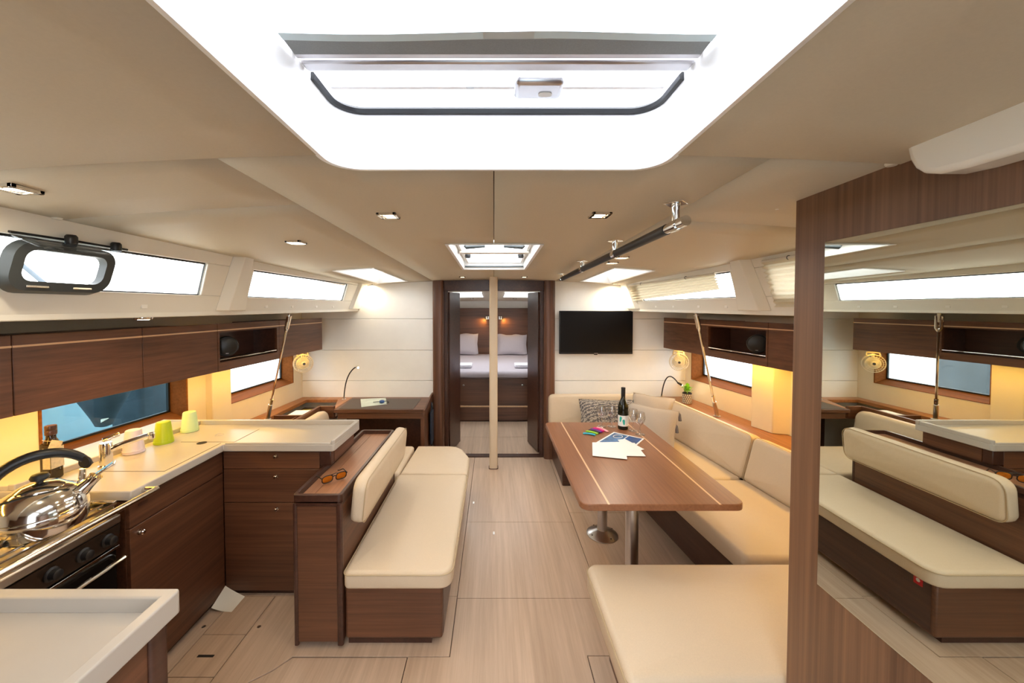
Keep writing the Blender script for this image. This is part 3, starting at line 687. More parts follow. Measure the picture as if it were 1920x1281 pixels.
MB().box(-1.5125, -1.506, y0, y1, .655, .665).build('door_trim', 'chrome', t, bevel=.001)
MB().tube([(-1.512, y0+.02, .60), (-1.485, y0+.02, .615), (-1.478, y0+.04, .62), (-1.478, y1-.01, .62), (-1.485, y1+.0, .615), (-1.512, y1, .60)], .008, 8).build('door_handle', 'chrome', t)
for (x, y) in ((-1.66, 1.13), (-1.66, 1.36), (-1.92, 1.13), (-1.92, 1.36)):
    bu = MB().lathe([(.05, 0), (.05, .010), (.035, .014), (.035, .02), (.0, .021)], (x, y, .79), 20).build('burner', 'black_plastic', t)
for x in (-2.03, -1.96, -1.89, -1.82, -1.75, -1.68, -1.61, -1.55):
    MB().tube([(x, y0+.02, .835), (x, y1-.02, .835)], .0042, 6).build('grate_bar', 'polished', t)
for y in (1.05, 1.13, 1.21, 1.29, 1.37, 1.44):
    MB().tube([(-2.05, y, .828), (-1.53, y, .828)], .0036, 6).build('grate_bar', 'polished', t)
for z in (.80, .835): MB().tube([(-1.512, y0+.004, z), (-1.512, y1-.004, z)], .0045, 6).build('fiddle_bar', 'polished', t)
# chrome grab rail in front of the stove
t = thing('grab_rail', 'chrome safety rail in front of the stove', 'rail', (-1.44, 1.25, .79))
MB().tube([(-1.438, .965, .845), (-1.438, 1.575, .845)], .0115, 12).build('bar', 'polished', t)
for y in (.975, 1.565): MB().tube([(-1.438, y, .845), (-1.47, y, .845), (-1.487, y, .845)], [.013, .012, .012], 10).build('end_bracket', 'polished', t)
# kettle
kc = Vector((-1.60, 1.30, .8395)); t = thing('kettle', 'polished steel whistling kettle with black arched handle on the stove', 'kettle', kc)
MB().lathe([(.095, 0), (.112, .004), (.118, .02), (.120, .06), (.117, .066), (.119, .070), (.112, .10), (.092, .128), (.066, .142), (.055, .145)], kc, 40).build('body', 'chrome', t)
ld = MB().lathe([(.060, .142), (.062, .147), (.045, .158), (.012, .164)], kc, 32).build('lid', 'chrome', t)
MB().lathe([(.008, .160), (.010, .168), (.022, .174), (.025, .182), (.020, .192), (.008, .196)], kc, 20).build('knob', 'black_plastic', ld)
hd = [kc+Vector((v[0]*.72, v[0]*.72, v[1])) for v in ((-.125, .10), (-.128, .16), (-.112, .225), (-.06, .272), (.01, .285), (.07, .268), (.105, .225), (.118, .19))]
MB().tube(bez(hd, 20), [.011+.007*math.sin(PI*k/20) for k in range(21)], 12).build('handle', 'black_plastic', t)
for k, pr in ((-1, (-.112, .10)), (1, (.095, .13))): MB().tube([kc+Vector((pr[0]*.72, pr[0]*.72, pr[1]-.02)), kc+Vector((pr[0]*.76, pr[0]*.76, pr[1]+.05))], [.012, .009], 10).build('handle_bracket', 'polished', t)
sp = MB().tube([kc+Vector(v) for v in ((.078, .058, .105), (.092, .070, .125), (.106, .08, .143), (.110, .083, .150))], [.026, .021, .019, .021], 14).build('spout', 'chrome', t)
MB().box(-.02, .045, -.018, .018, -.004, .004).xf(Matrix.Translation(kc+Vector((.120, .091, .162))) @ Matrix.Rotation(R(38), 4, 'Z') @ Matrix.Rotation(R(-35), 4, 'Y')).build('whistle_flap', 'chrome', sp, bevel=.003)
MB().lathe([(.006, -.006), (.021, -.005), (.023, 0), (.021, .005), (.006, .006)], kc+Vector((.085, .07, .205)), 18, 'y').build('trigger', 'black_plastic', sp)
# aft counter nearest the companionway
t = thing('worktop', 'grey white raised-rim worktop of the aft galley counter', 'worktop', (-1.5, .65, .83))
x0, x1, y0, y1 = -2.2, -.82, .32, .962
MB().box(x0, x1-.003, y0, y1-.003, .822, .842).build('slab', 'corian', t, bevel=.003)
MB().prism([(x0, y1-.032), (x1-.032, y1-.032), (x1-.032, y0), (x1, y0), (x1, y1-.008), (x1-.008, y1), (x0, y1)], .822, .882).build('rim', 'corian', t, bevel=.005, seg=3)
t = thing('base_cabinet', 'walnut cabinet under the aft galley counter', 'cabinet', (-1.5, .65, 0))
MB().box(-2.15, -.87, .36, .93, .0, .8205).build('body', 'walnut_z', t, smooth=0)
MB().box(-.872, -.850, .40, .895, .04, .80).build('end_panel', 'walnut_y', t, bevel=.002)
MB().prism(rrect(-.885, -.84, .895, .945, .012, 3), 0, .821).build('corner_post', 'edge_wood', t)
# white corner cove where the two cabinets meet the floor
struct(MB().grid(lambda u, v: (-1.5005+.108*u, 2.0465-.106*v, .0012+.062*(1-u)**2.2*(.35+.65*(1-v))+.03*(1-v)**2.2*u*(1-u)*2), 10, 10), 'trim_13', 'gelcoat', smooth=60)

# ================================================================== SETTEE BACK CONSOLE AND CENTRE SETTEE
t = thing('console', 'walnut console behind the centre settee with fiddle rail top', 'cabinet', (-.828, 2.19, 0))
cx0, cx1, cy0, cy1 = -.943, -.712, 1.722, 2.655
MB().box(cx0+.012, cx1-.012, cy0+.012, cy1-.012, .03, .70).build('body', 'walnut_x', t, smooth=0)
MB().box(cx0+.04, cx1-.02, cy0+.05, cy1-.05, 0, .03).build('plinth', 'edge_wood', t, smooth=0)
MB().box(cx0+.018, cx1-.028, cy0+.006, cy0+.012, .035, .685).build('end_panel', 'walnut_x', t, smooth=0)
for (x, y) in ((cx0, cy0), (cx1-.028, cy0), (cx0, cy1-.02), (cx1-.028, cy1-.02)):
    MB().prism(rrect(x, x+(.02 if x == cx0 else .028), y, y+.02, .007, 3), .02, .70).build('corner_post', 'edge_wood', t)
MB().box(cx1-.012, cx1-.004, cy0+.02, cy1-.02, .03, .70).build('side_panel', 'walnut_y', t, smooth=0)
MB().box(cx0+.004, cx0+.012, cy0+.02, cy1-.02, .03, .70).build('side_panel', 'walnut_y', t, smooth=0)
rm = MB()
pr = [(0, .685), (.016, .685), (.016, .735), (.012, .741), (.004, .741), (0, .735)]
rm.prism(rrect(cx0, cx1, cy0, cy1, .02, 4), .686, .712)
def ringwall(out, inn, z0, z1):
    n = len(out); vs = [(x, y, z) for (pp, z) in ((out, z0), (out, z1), (inn, z1), (inn, z0)) for x, y in pp]
    return vs, [(a*n+i, a*n+(i+1) % n, ((a+1) % 4)*n+(i+1) % n, ((a+1) % 4)*n+i) for a in range(4) for i in range(n)]
rm.add(*ringwall(rrect(cx0, cx1, cy0, cy1, .02, 4), rrect(cx0+.017, cx1-.017, cy0+.017, cy1-.017, .008, 4), .70, .742))
rm.build('rim', 'edge_wood', t, bevel=.003)
MB().box(cx0+.018, -.868, cy0+.018, cy1-.018, .712, .717).build('plank', 'plank_wood', t, bevel=.001, seg=1)
MB().box(-.866, cx1-.018, cy0+.018, cy1-.018, .712, .717).build('plank', 'plank_wood', t, bevel=.001, seg=1)
# settee
t = thing('settee', 'cream leather centre settee on a walnut base beside the aisle', 'settee', (-.45, 2.5, 0))
bs = MB().box(-.710, -.245, 1.742, 3.27, .035, .302).build('base', 'walnut_x', t, bevel=.012)
MB().box(-.70, -.30, 1.76, 3.25, 0, .035).build('plinth', 'edge_wood', t, smooth=0)
MB().box(-.252, -.243, 1.76, 3.25, .05, .295).build('front_panel', 'edge_wood', t, smooth=0)
MB().prism(rrect(1.795, 1.835, .245, .285, .002, 2), -.2428, -.2415, 'x').build('sticker', 'red', bs)
MB().lathe([(.009, 0), (.009, .0006)], (-.2415, 1.815, .268), 12, 'x').build('sticker_mark', 'label_white', bs)
def piping(path, parent, r=.0032): MB().tube(path, r, 6, closed=True).build('piping', 'leather_seam', parent)
o1 = refine(rrect(-.705, -.195, 1.705, 2.738, [.03, .06, .03, .02], 5))
cs = MB().pad(o1, .303, .385, .024, .014).build('seat_cushion', 'leather', t, smooth=60)
piping([(x, y, .372) for x, y in rrect(-.705, -.193, 1.703, 2.738, [.03, .06, .03, .02], 5)], cs)
o2 = refine([(-.70, 2.742), (-.197, 2.742), (-.193, 2.9), (-.20, 3.05), (-.27, 3.22), (-.33, 3.285), (-.40, 3.30), (-.68, 3.30)])
cs = MB().pad(o2, .303, .385, .024, .014).build('seat_cushion', 'leather', t, smooth=60)
o3 = refine(rrect(-1.42, -.705, 2.742, 3.30, .03, 4))
MB().pad(o3, .303, .385, .024, .012).build('seat_cushion', 'leather', t, smooth=60)
MB().box(-1.42, -.712, 2.76, 3.27, 0, .302).build('base', 'walnut_x', t, bevel=.004)
# console backrest pad, leaning on the console side
bm_ = Matrix.Translation((-.672, 0, .555)) @ Matrix.Rotation(R(6), 4, 'Y')
ol = refine(rrect(1.785, 2.64, 0, .225, [.05, .05, .06, .06], 5), .09)
bk = MB().pad(ol, -.035, .04, .03, .012, bot=.02).map(lambda p: tuple(bm_ @ Vector((p[2], p[0], p[1]))))
bk = bk.build('back_cushion', 'leather', t, smooth=60)
piping([tuple(bm_ @ Vector((.031, y, z))) for y, z in rrect(1.787, 2.638, .002, .223, [.05, .05, .06, .06], 5)], bk, .0026)

# ================================================================== CHART TABLE CORNER
t = thing('chart_table', 'walnut chart table with dark leather writing pad against the bulkhead', 'desk', (-1.1, 3.75, 0))
MB().box(-1.52, -.66, 3.515, 4.008, .615, .648).build('desk_top', 'walnut_x', t, bevel=.004)
MB().box(-1.49, -.68, 3.53, 3.548, .555, .615).build('apron', 'walnut_x', t, bevel=.003)
MB().box(-.70, -.665, 3.54, 4.008, 0, .615).build('end_panel', 'walnut_z', t, smooth=0)
MB().box(-1.49, -.70, 3.75, 3.77, 0, .60).build('back_panel', 'edge_wood', t, smooth=0)
MB().prism([(3.50, .60), (4.008, .60), (4.008, .70), (3.9, .70), (3.56, .655), (3.50, .645)], -.668, -.650, 'x').build('fiddle', 'walnut_y', t, bevel=.003)
MB().prism([(-1.475, 3.522), (-.768, 3.522), (-.768, 3.93), (-1.50, 3.93)], .648, .652).build('leather_pad', 'dark_leather', t, bevel=.001)
# side shelf with open trays
t = thing('side_shelf', 'walnut side shelf with open trays between chart table and hull', 'shelf', (-1.85, 3.2, .56))
sx = lambda x, y: -2.068-.062*(4-y)
def shelf_piece(pts, z0, z1, nm, mat='shelf_wood'): return MB().prism(pts, z0, z1).build(nm, mat, t, bevel=.003)
shelf_piece([(sx(0, 2.41), 2.41), (-1.99, 2.41), (-1.97, 3.90), (-1.64, 3.90), (-1.54, 3.57), (-1.522, 3.57), (-1.522, 4.008), (sx(0, 4.0), 4.008)], .615, .648, 'top')
MB().prism([(-2.0, 2.41), (-1.69, 2.41), (-1.69, 3.59), (-1.53, 3.59), (-1.53, 3.92), (-2.0, 3.92)], .545, .56).build('tray_bottom', 'edge_wood', t, smooth=0)
MB().box(-1.695, -1.668, 2.41, 3.585, .548, .668).build('fiddle', 'walnut_y', t, bevel=.004)
MB().prism([(-1.695, 3.56), (-1.668, 3.56), (-1.54, 3.555), (-1.53, 3.58), (-1.67, 3.59)], .548, .668).build('fiddle', 'walnut_x', t, bevel=.003)
MB().box(-1.99, -1.69, 3.33, 3.348, .558, .645).build('divider', 'walnut_x', t, bevel=.002)
MB().box(-1.78, -1.768, 2.95, 3.335, .558, .635).build('divider', 'walnut_y', t, bevel=.002)
# nav seat backrest
t = thing('seat_back', 'cream leather backrest of the chart table seat', 'cushion', (-1.59, 3.2, .39))
bm2 = Matrix.Translation((-1.572, 0, .388)) @ Matrix.Rotation(R(-8), 4, 'Y')
ol = refine(rrect(2.72, 3.52, 0, .265, [.03, .03, .08, .08], 5), .09)
MB().pad(ol, -.045, .045, .035, .012, bot=.02).map(lambda p: tuple(bm2 @ Vector((p[2], p[0], p[1])))).build('pad', 'leather', t, smooth=60)
MB().box(-1.66, -1.45, 2.74, 3.45, .02, .300).build('support', 'edge_wood', t, smooth=0)
# ================================================================== DINING CORNER (STARBOARD)
t = thing('dining_settee', 'cream leather L-shaped dining settee round the folding table', 'settee', (1.4, 3.0, 0))
# bulkhead leg
MB().box(.62, 1.18, 3.34, 4.008, .0, .302).build('base', 'edge_wood', t, bevel=.006)
MB().pad(refine(rrect(.585, 1.10, 3.30, 3.86, [.05, .03, .02, .02], 5)), .303, .40, .024, .014).build('seat_cushion', 'leather', t, smooth=60)
mA = Matrix.Translation((0, 3.90, .385)) @ Matrix.Rotation(R(-8), 4, 'X')
ol = refine(rrect(.575, 1.64, 0, .315, [.03, .03, .05, .05], 5), .09)
bb = MB().pad(ol, -.04, .045, .035, .012, bot=.02).map(lambda p: tuple(mA @ Vector((p[0], -p[2], p[1])))).build('back_cushion', 'leather', t, smooth=60)
# long leg
MB().box(1.06, 1.80, 1.75, 3.33, .04, .302).map(shC).build('base', 'edge_wood', t, smooth=0)
MB().box(1.12, 1.75, 1.75, 3.33, 0, .04).map(shC).build('plinth', 'dark_void', t, smooth=0)
for a, b in ((1.79, 2.62), (2.63, 3.84)):
    MB().pad(refine(rrect(1.005, 1.64, a, b, [.03, .03, .03, .03], 5)), .303, .40, .024, .014).map(shC).build('seat_cushion', 'leather', t, smooth=60)
for a, b in ((1.55, 2.615), (2.622, 3.80)):
    ol = refine(rrect(a, b, 0, .325, [.03, .03, .045, .045], 5), .1)
    mB_ = Matrix.Translation((1.655, 0, .385)) @ Matrix.Rotation(R(14), 4, 'Y')
    q = MB().pad(ol, -.05, .045, .032, .014, bot=.02).map(lambda p: shC(tuple(mB_ @ Vector((-p[2], p[0], p[1])))))
    q = q.build('back_cushion', 'leather', t, smooth=60)
    piping([shC(tuple(mB_ @ Vector((-.036, y, z)))) for y, z in rrect(a+.002, b-.002, .002, .323, [.03, .03, .045, .045], 5)], q, .0024)
# near leg facing the aisle
MB().prism(rrect(.53, 1.85, 1.20, 1.69, .02, 3), .0, .302).build('base', 'walnut_x', t)
q = MB().pad(refine(rrect(.432, 1.95, 1.172, 1.735, [.03, .03, .08, .05], 6)), .303, .415, .028, .016).build('seat_cushion', 'leather', t, smooth=60)
piping([(x, y, .393) for x, y in rrect(.430, 1.95, 1.172, 1.737, [.03, .03, .08, .05], 6)], q)
# shelf behind the long back
t = thing('side_shelf', 'honey wood shelf behind the long dining backrest', 'shelf', (2.0, 2.8, .62))
MB().prism([(1.80, 4.008), (1.83+.2, 1.6), (2.06+.315, 1.6), (2.066, 4.008)], .628, .655).build('top', 'shelf_wood', t, bevel=.003)
MB().prism([(1.80, 4.008), (1.80+.24, 1.6), (1.82+.24, 1.6), (1.82, 4.008)], .30, .628).build('front', 'edge_wood', t, smooth=0)
MB().box(1.66, 1.80, 3.90, 4.008, .628, .655).build('corner_piece', 'walnut_x', t, bevel=.003)

# ---- folding table
t = thing('dining_table', 'walnut dining table with two pale inlay lines on steel legs', 'table', (.79, 2.33, 0))
tp = MB().prism(rrect(.408, 1.18, 1.716, 2.962, .045, 6), .668, .70).build('table_top', 'table_wood', t, bevel=.004)
for x in (.537, 1.056): MB().box(x-.005, x+.005, 1.7165, 2.9615, .699, .7006).build('inlay', 'inlay', tp, smooth=0)
for (x, y) in ((.772, 2.62), (.728, 1.94)):
    lg = MB().lathe([(.033, .03), (.033, .668)], (x, y, 0), 24).build('leg', 'brushed', t)
    fg = MB().lathe([(.108, 0), (.108, .006), (.09, .018), (.06, .030), (.036, .040), (.034, .05)], (x, y, 0), 32).build('foot', 'steel', lg)
    for k in range(4):
        a = R(25+90*k); MB().lathe([(.005, 0), (.005, .002)], (x+.09*math.cos(a), y+.09*math.sin(a), .018), 8).build('screw', 'dark_void', t)

# ---- things on the table
TZ = .7008
def wineglass(px, py, label):
    p = PZ(px, py, TZ)
    prof = [(.034, 0), (.034, .002), (.012, .005), (.005, .012), (.0042, .055), (.006, .066), (.018, .078), (.031, .096), (.036, .118), (.034, .14), (.0295, .162), (.0283, .162), (.0325, .14), (.0345, .118), (.0295, .098), (.016, .082), (.003, .076)]
    return MB().lathe(prof, p, 28).build('wine_glass', 'wine_crystal', label=label, cat='wine glass', group='wine glasses on the dining table', smooth=60)
wineglass(1128, 800, 'empty stemmed wine glass furthest from the bottle beside patterned pillow')
wineglass(1147, 800, 'empty stemmed wine glass just aisle side of the wine bottle')
wineglass(1187, 808, 'empty stemmed wine glass just beside the bottle on settee side')
wineglass(1200, 815, 'empty stemmed wine glass nearest the blue brochure corner')
p = PZ(1168, 804, TZ); t = thing('wine_bottle', 'dark green wine bottle with white and teal label', 'bottle', p)
MB().lathe([(.030, 0), (.037, .003), (.038, .01), (.038, .165), (.034, .19), (.022, .218), (.0155, .235), (.0145, .25)], p, 32).build('body', 'bottle_glass', t, smooth=60)
MB().lathe([(.0150, .246), (.0155, .248), (.0150, .302), (.0158, .303), (.0158, .312), (.014, .314)], p, 20).build('capsule', 'black_plastic', t)
def curved(a0, a1, z0, z1, r, name, mat, par, shape=None, n=14):
    a0, a1 = R(a0), R(a1)
    return MB().grid(lambda u, v: (p.x+r*math.sin(a0+(a1-a0)*u), p.y-r*math.cos(a0+(a1-a0)*u), p.z+z0+(z1-z0)*v), n, 4).build(name, mat, par)
lb = curved(-88, 62, .028, .108, .0384, 'label', 'label_white', t)
def petal(a, z, tilt, w=15, h=.026):
    ring = []
    for k in range(18):
        q = 2*PI*k/18; x = math.cos(q)*(.75+.5*max(0, math.sin(q))); y = math.sin(q)
        xx = x*w; yy = y*h*.6
        ring.append((xx*math.cos(tilt)+yy/.0014*math.sin(tilt), yy*math.cos(tilt)-xx*.0004*math.sin(tilt)))
    P = lambda aa, zz: (p.x+.0388*math.sin(R(aa)), p.y-.0388*math.cos(R(aa)), p.z+zz)
    vs = [P(a, z)]+[P(a+u*t_, z+v*t_) for t_ in (.25, .5, .75, 1) for u, v in ring]
    fs = [(0, 1+k, 1+(k+1) % 18) for k in range(18)]+[(1+r_*18+k, 1+r_*18+(k+1) % 18, 19+r_*18+(k+1) % 18, 19+r_*18+k) for r_ in range(3) for k in range(18)]
    MB().add(vs, fs).build('label_mark', 'label_teal', lb)
petal(-46, .080, R(14), 16, .036); petal(-10, .060, R(-12), 16, .036)
# papers: brochure and three sheets
def sheet_of(corners, z, name, mat, label, th=.0012, group=None):
    pts = [PZ(a, b, z) for a, b in corners]; pts = [(q.x, q.y) for q in pts]
    return MB().prism(pts, z, z+th).build(name, mat, label=label, cat='paper', group=group, smooth=0)
br = sheet_of([(1151, 810.5), (1208, 823), (1193, 836), (1116, 831)], TZ, 'brochure', 'paper', 'blue printed brochure under the white sheets')
A, B, C, D = [PZ(*c, TZ+.0012) for c in ((1151, 810.5), (1208, 823), (1193, 836), (1116, 831))]
def qd(u, v): return A*(1-u)*(1-v)+B*u*(1-v)+C*u*v+D*(1-u)*v
for (u0, u1, v0, v1, mt) in ((.05, .50, .05, .9, 'blue_print'), (.53, .95, .05, .9, 'navy')):
    MB().add([qd(u, v)+Vector((0, 0, .0004)) for u, v in ((u0, v0), (u1, v0), (u1, v1), (u0, v1))], [(0, 1, 2, 3)]).build('printed_panel', mt, br, smooth=0)
MB().tube([qd(.28+.13*math.cos(k*PI/8), .28+.14*math.sin(k*PI/8))+Vector((0, 0, .0008)) for k in range(16)], .0022, 5, closed=True).build('printed_ring', 'paper', br)
sheet_of([(1158, 825), (1172, 823.5), (1208, 843), (1180, 850)], TZ+.002, 'paper_sheet', 'paper', 'white sheet lying over the brochure at its far corner')
sheet_of([(1155, 829), (1190, 831), (1211, 856), (1165, 855)], TZ+.0035, 'paper_sheet', 'paper', 'white sheet with its corner pointing to the settee')
sh_ = sheet_of([(1110.5, 830), (1170, 829), (1176, 861.5), (1111, 855)], TZ+.005, 'paper_sheet', 'paper', 'topmost white paper sheet with faint grey print')
for a, b in ((1140, 843), (1150, 847)):
    q = PZ(a, b, TZ+.0063); MB().box(q.x-.008, q.x+.008, q.y-.008, q.y+.008, q.z, q.z+.0003).build('printed_mark', 'pale_panel', sh_, smooth=0)
# rubber wristbands
bands = [(1094, 814, 1116, 817, 'band_cyan', 'cyan'), (1100, 810, 1121, 815, 'band_lime', 'lime green'), (1105, 808, 1124, 813, 'band_black', 'black'), (1109, 806, 1128, 812, 'band_purple', 'purple'), (1114, 804, 1132, 810, 'band_pink', 'hot pink'), (1121, 803, 1140, 811, 'band_rose', 'pale pink')]
for k, (a, b, c, d, mt, nm) in enumerate(bands):
    p0 = PZ(a, b, TZ); p1 = PZ(c, d, TZ); dv = (p1-p0); L_ = dv.length; dv.normalize(); nn = Vector((-dv.y, dv.x, 0)); z = TZ+.006
    pth = [p0+dv*(L_*u)+nn*(.010*math.sin(u*PI))+Vector((0, 0, .0062)) for u in (0, .2, .4, .6, .8, 1)]
    pth += [p0+dv*(L_*u)+nn*(-.008+.008*math.sin(u*PI))+Vector((0, 0, .0062+.002*math.sin(u*PI))) for u in (1, .8, .6, .4, .2, 0)]
    MB().tube(pth, .0058, 8, closed=True).build('wristband', mt, label='%s rubber wristband in the bunch on the dining table' % nm, cat='wristband', group='rubber wristbands on the table')

# ---- scatter pillows on the dining settee
def pillow(c, w, h, d, rz, rx, mat, label, tassels=False, back=None):
    mt = Matrix.Translation(c) @ Matrix.Rotation(rz, 4, 'Z') @ Matrix.Rotation(rx, 4, 'X')
    t = thing('pillow', label, 'pillow', c, 'scatter pillows on the dining settee')
    def shape(sg):
        def f(u, v):
            a, b = 2*u-1, 2*v-1
            e = max(0, (1-a*a)*(1-b*b))**.45
            pinch = 1-.07*(1-abs(a*b))*max(abs(a), abs(b))**3
            z = d*.5*e*(1+.06*math.sin(7*a+3*b))
            return tuple(mt @ Vector((a*w/2*pinch, sg*z-.0, b*h/2*pinch+h/2)))
        return f
    MB().grid(shape(-1), 18, 18).build('front', mat, t, smooth=80)
    MB().grid(shape(1), 18, 18).build('back', back or mat, t, smooth=80)
    pts = [(-1, -1), (1, -1), (1, 1), (-1, 1)]; path = []
    for i in range(4):
        p0, p1 = pts[i], pts[(i+1) % 4]
        for k in range(8):
            a = p0[0]+(p1[0]-p0[0])*k/8; b = p0[1]+(p1[1]-p0[1])*k/8; q = 1-.07*(1-abs(a*b))
            path.append(mt @ Vector((a*w/2*q, 0, b*h/2*q+h/2)))
    MB().tube(path, .004, 6, closed=True).build('edge_seam', mat, t)
    if tassels:
        for a, b in ((.985, .96), (.94, .35)):
            q = mt @ Vector((a*w/2, 0, b*h/2+h/2)); MB().tube([q, q+Vector((.006, -.002, -.02)), q+Vector((.010, -.004, -.075))], [.004, .011, .014], 7).build('tassel', 'tassel_grey', t)
    return t
pillow(Vector((1.12, 3.61, .415)), .54, .30, .12, R(-4), R(-24), 'patterned', 'pillow with grey line pattern against the bulkhead backrest')
pillow(Vector((1.50, 3.60, .41)), .40, .36, .14, R(-40), R(-26), 'linen', 'plain linen pillow in the settee corner, behind the other plain one')
pillow(Vector((1.34, 3.24, .412)), .44, .34, .15, R(-44), R(-24), 'linen', 'plain linen pillow with grey tassels at the front of the settee corner', True)

# ---- potted plant
p = PZ(1288, 756, .6555); t = thing('potted_plant', 'small bright green plant in a checked pot on the shelf', 'plant', p)
pot = MB().lathe([(.036, 0), (.040, .003), (.044, .105), (.040, .107), (.038, .09)], p, 24).build('pot', 'pot_dark', t)
for r_ in range(5):
    for k in range(16):
        a = 2*PI*(k+.5*(r_ % 2))/16; rr_ = .0405+.0035*r_/5; z = .012+.019*r_
        c = p+Vector((rr_*math.cos(a), rr_*math.sin(a), z)); e1 = Vector((-math.sin(a), math.cos(a), 0))*.0058; e2 = Vector((.0003*math.cos(a), .0003*math.sin(a), .0075)); n_ = Vector((math.cos(a), math.sin(a), 0))*.0012
        MB().add([c-e1-e2+n_, c+e1-e2+n_, c+e1+e2+n_, c-e1+e2+n_], [(0, 1, 2, 3)]).build('check', 'pot_cream', pot, smooth=0)
rnd = random.Random(3)
MB().tube([p+Vector((0, 0, .08)), p+Vector((.004, 0, .13)), p+Vector((0, .004, .16))], [.005, .004, .003], 6).build('stem', 'leaf', t)
for k in range(90):
    a = rnd.uniform(0, 2*PI); el = rnd.uniform(.05, 1.4); L_ = rnd.uniform(.02, .034); st = p+Vector((0, 0, .10+.05*rnd.random()))
    d = Vector((math.cos(a)*math.cos(el), math.sin(a)*math.cos(el), math.sin(el))); b0 = st+d*rnd.uniform(.008, .04); sd = d.cross(Vector((0, 0, 1))).normalized()*L_*.42; up = sd.cross(d).normalized()*L_*.12
    MB().add([b0, b0+d*L_*.5+sd+up, b0+d*L_, b0+d*L_*.5-sd+up, b0+d*L_*.5], [(0, 1, 4), (1, 2, 4), (2, 3, 4), (3, 0, 4)]).build('leaf', 'leaf', t, smooth=80)

# ---- television
a = PY(1049, 583, 3.96); b = PY(1186, 664, 3.96)
t = thing('television', 'flat black television on the forward bulkhead', 'television', ((a.x+b.x)/2, 3.98, b.z))
MB().box(a.x, b.x, 3.955, 3.99, b.z, a.z).build('housing', 'black_plastic', t, bevel=.004)
MB().box(a.x+.008, b.x-.008, 3.9535, 3.956, b.z+.018, a.z-.008).build('screen', 'screen', t, smooth=0)
MB().box((a.x+b.x)/2-.02, (a.x+b.x)/2+.02, 3.953, 3.956, b.z+.004, b.z+.010).build('badge', 'brushed', t, smooth=0)
MB().box((a.x+b.x)/2-.018, (a.x+b.x)/2+.018, 3.96, 3.98, b.z-.010, b.z+.002).build('receiver', 'black_plastic', t, bevel=.003)
MB().box(.9, 1.25, 3.99, 4.012, 1.28, 1.42).build('wall_bracket', 'black_plastic', t, smooth=0)

# ---- goosenecks
def goose(path, head, label, base_p, hm='chrome'):
    t = thing('reading_lamp', label, 'lamp', base_p)
    MB().lathe([(.022, 0), (.022, .004), (.010, .008), (.009, .03)], base_p, 16).build('base', 'chrome', t)
    MB().tube(bez(path, 20), .006, 8).build('gooseneck', 'black_plastic', t)
    d = (Vector(head)-Vector(path[-1])).normalized(); e = Vector(path[-1])
    MB().tube([e-d*.004, e+d*.03, e+d*.045], [.009, .012, .013], 12).build('head', hm, t)
    MB().tube([e+d*.0452, e+d*.047], [.010, .010], 12).build('bulb', 'lamp_glow', t)
    return e+d*.05, d
b0 = PZ(645, 749, .649)
y = b0.y; goose([b0+Vector((0, 0, .02)), PY(646, 728, y), PY(649, 698, y-.02), PY(668, 688, y-.04)], PY(672, 690, y-.08), 'slim black gooseneck lamp on the chart table', b0)
b0 = Vector((1.775, 3.93, .655)); y = b0.y
e, d = goose([b0+Vector((0, 0, .02)), PY(1247, 690, y-.02), PY(1262, 706, y-.06), PY(1271, 718, y-.10)], PY(1282, 724, y-.13), 'lit black gooseneck lamp beside the potted plant', b0, 'black_plastic')
spot('reading_lamp_light', e, .6, 120, .8, col=(1, .9, .7, 1), rot=Vector((0, 0, -1)).rotation_difference(d).to_euler())
# ================================================================== FIXTURES
# ---- ceiling grab rail
t = thing('ceiling_rail', 'black covered grab rail on chrome posts under the ceiling', 'rail', (.6, 2.2, 1.9))
zr_ = lambda y: 1.890-.010*(y-1.2)
for a, b in ((1.30, 1.83), (1.885, 2.52), (2.57, 3.27)):
    MB().tube([(.6, a, zr_(a)), (.6, b, zr_(b))], .0185, 16).build('grip_sleeve', 'grey_rubber' if False else 'black_plastic', t)
MB().tube([(.6, 1.172, zr_(1.172)), (.6, 3.335, zr_(3.335))], .0165, 16).build('bar', 'chrome', t)
for y in (1.24, 1.858, 2.545, 3.307):
    z1 = zc(.6, y)-.001; ps = MB().lathe([(.013, zr_(y)), (.013, z1-.02), (.014, z1-.018), (.014, z1)], (.6, y, 0), 14).build('post', 'chrome', t)
    MB().prism([(.6-.042, y-.0), (.6, y-.042), (.6+.042, y), (.6, y+.042)], z1-.006, z1+.0005).build('mounting_plate', 'chrome', ps, bevel=.002)
    MB().tube([(.6, y-.022, zr_(y-.022)), (.6, y+.022, zr_(y+.022))], .0195, 16).build('collar', 'chrome', t)

# ---- centre pillar
t = thing('pillar', 'cream leather wrapped mast support pillar before the doorway', 'pillar', (-.004, 3.73, 0))
MB().prism(rrect(-.045, .037, 3.69, 3.77, .022, 4), .004, zc(0, 3.73)-.002).build('post', 'leather', t)
MB().prism(rrect(-.052, .044, 3.683, 3.777, .022, 4), 0, .006).build('foot_plate', 'edge_wood', t)

# ---- mirror on the partition
MB().box(.930, .9355, .2, 1.055, .823, 1.803).build('wall_mirror', 'mirror', label='tall wall mirror on the wood grain partition', cat='mirror', bevel=.0015, smooth=0)

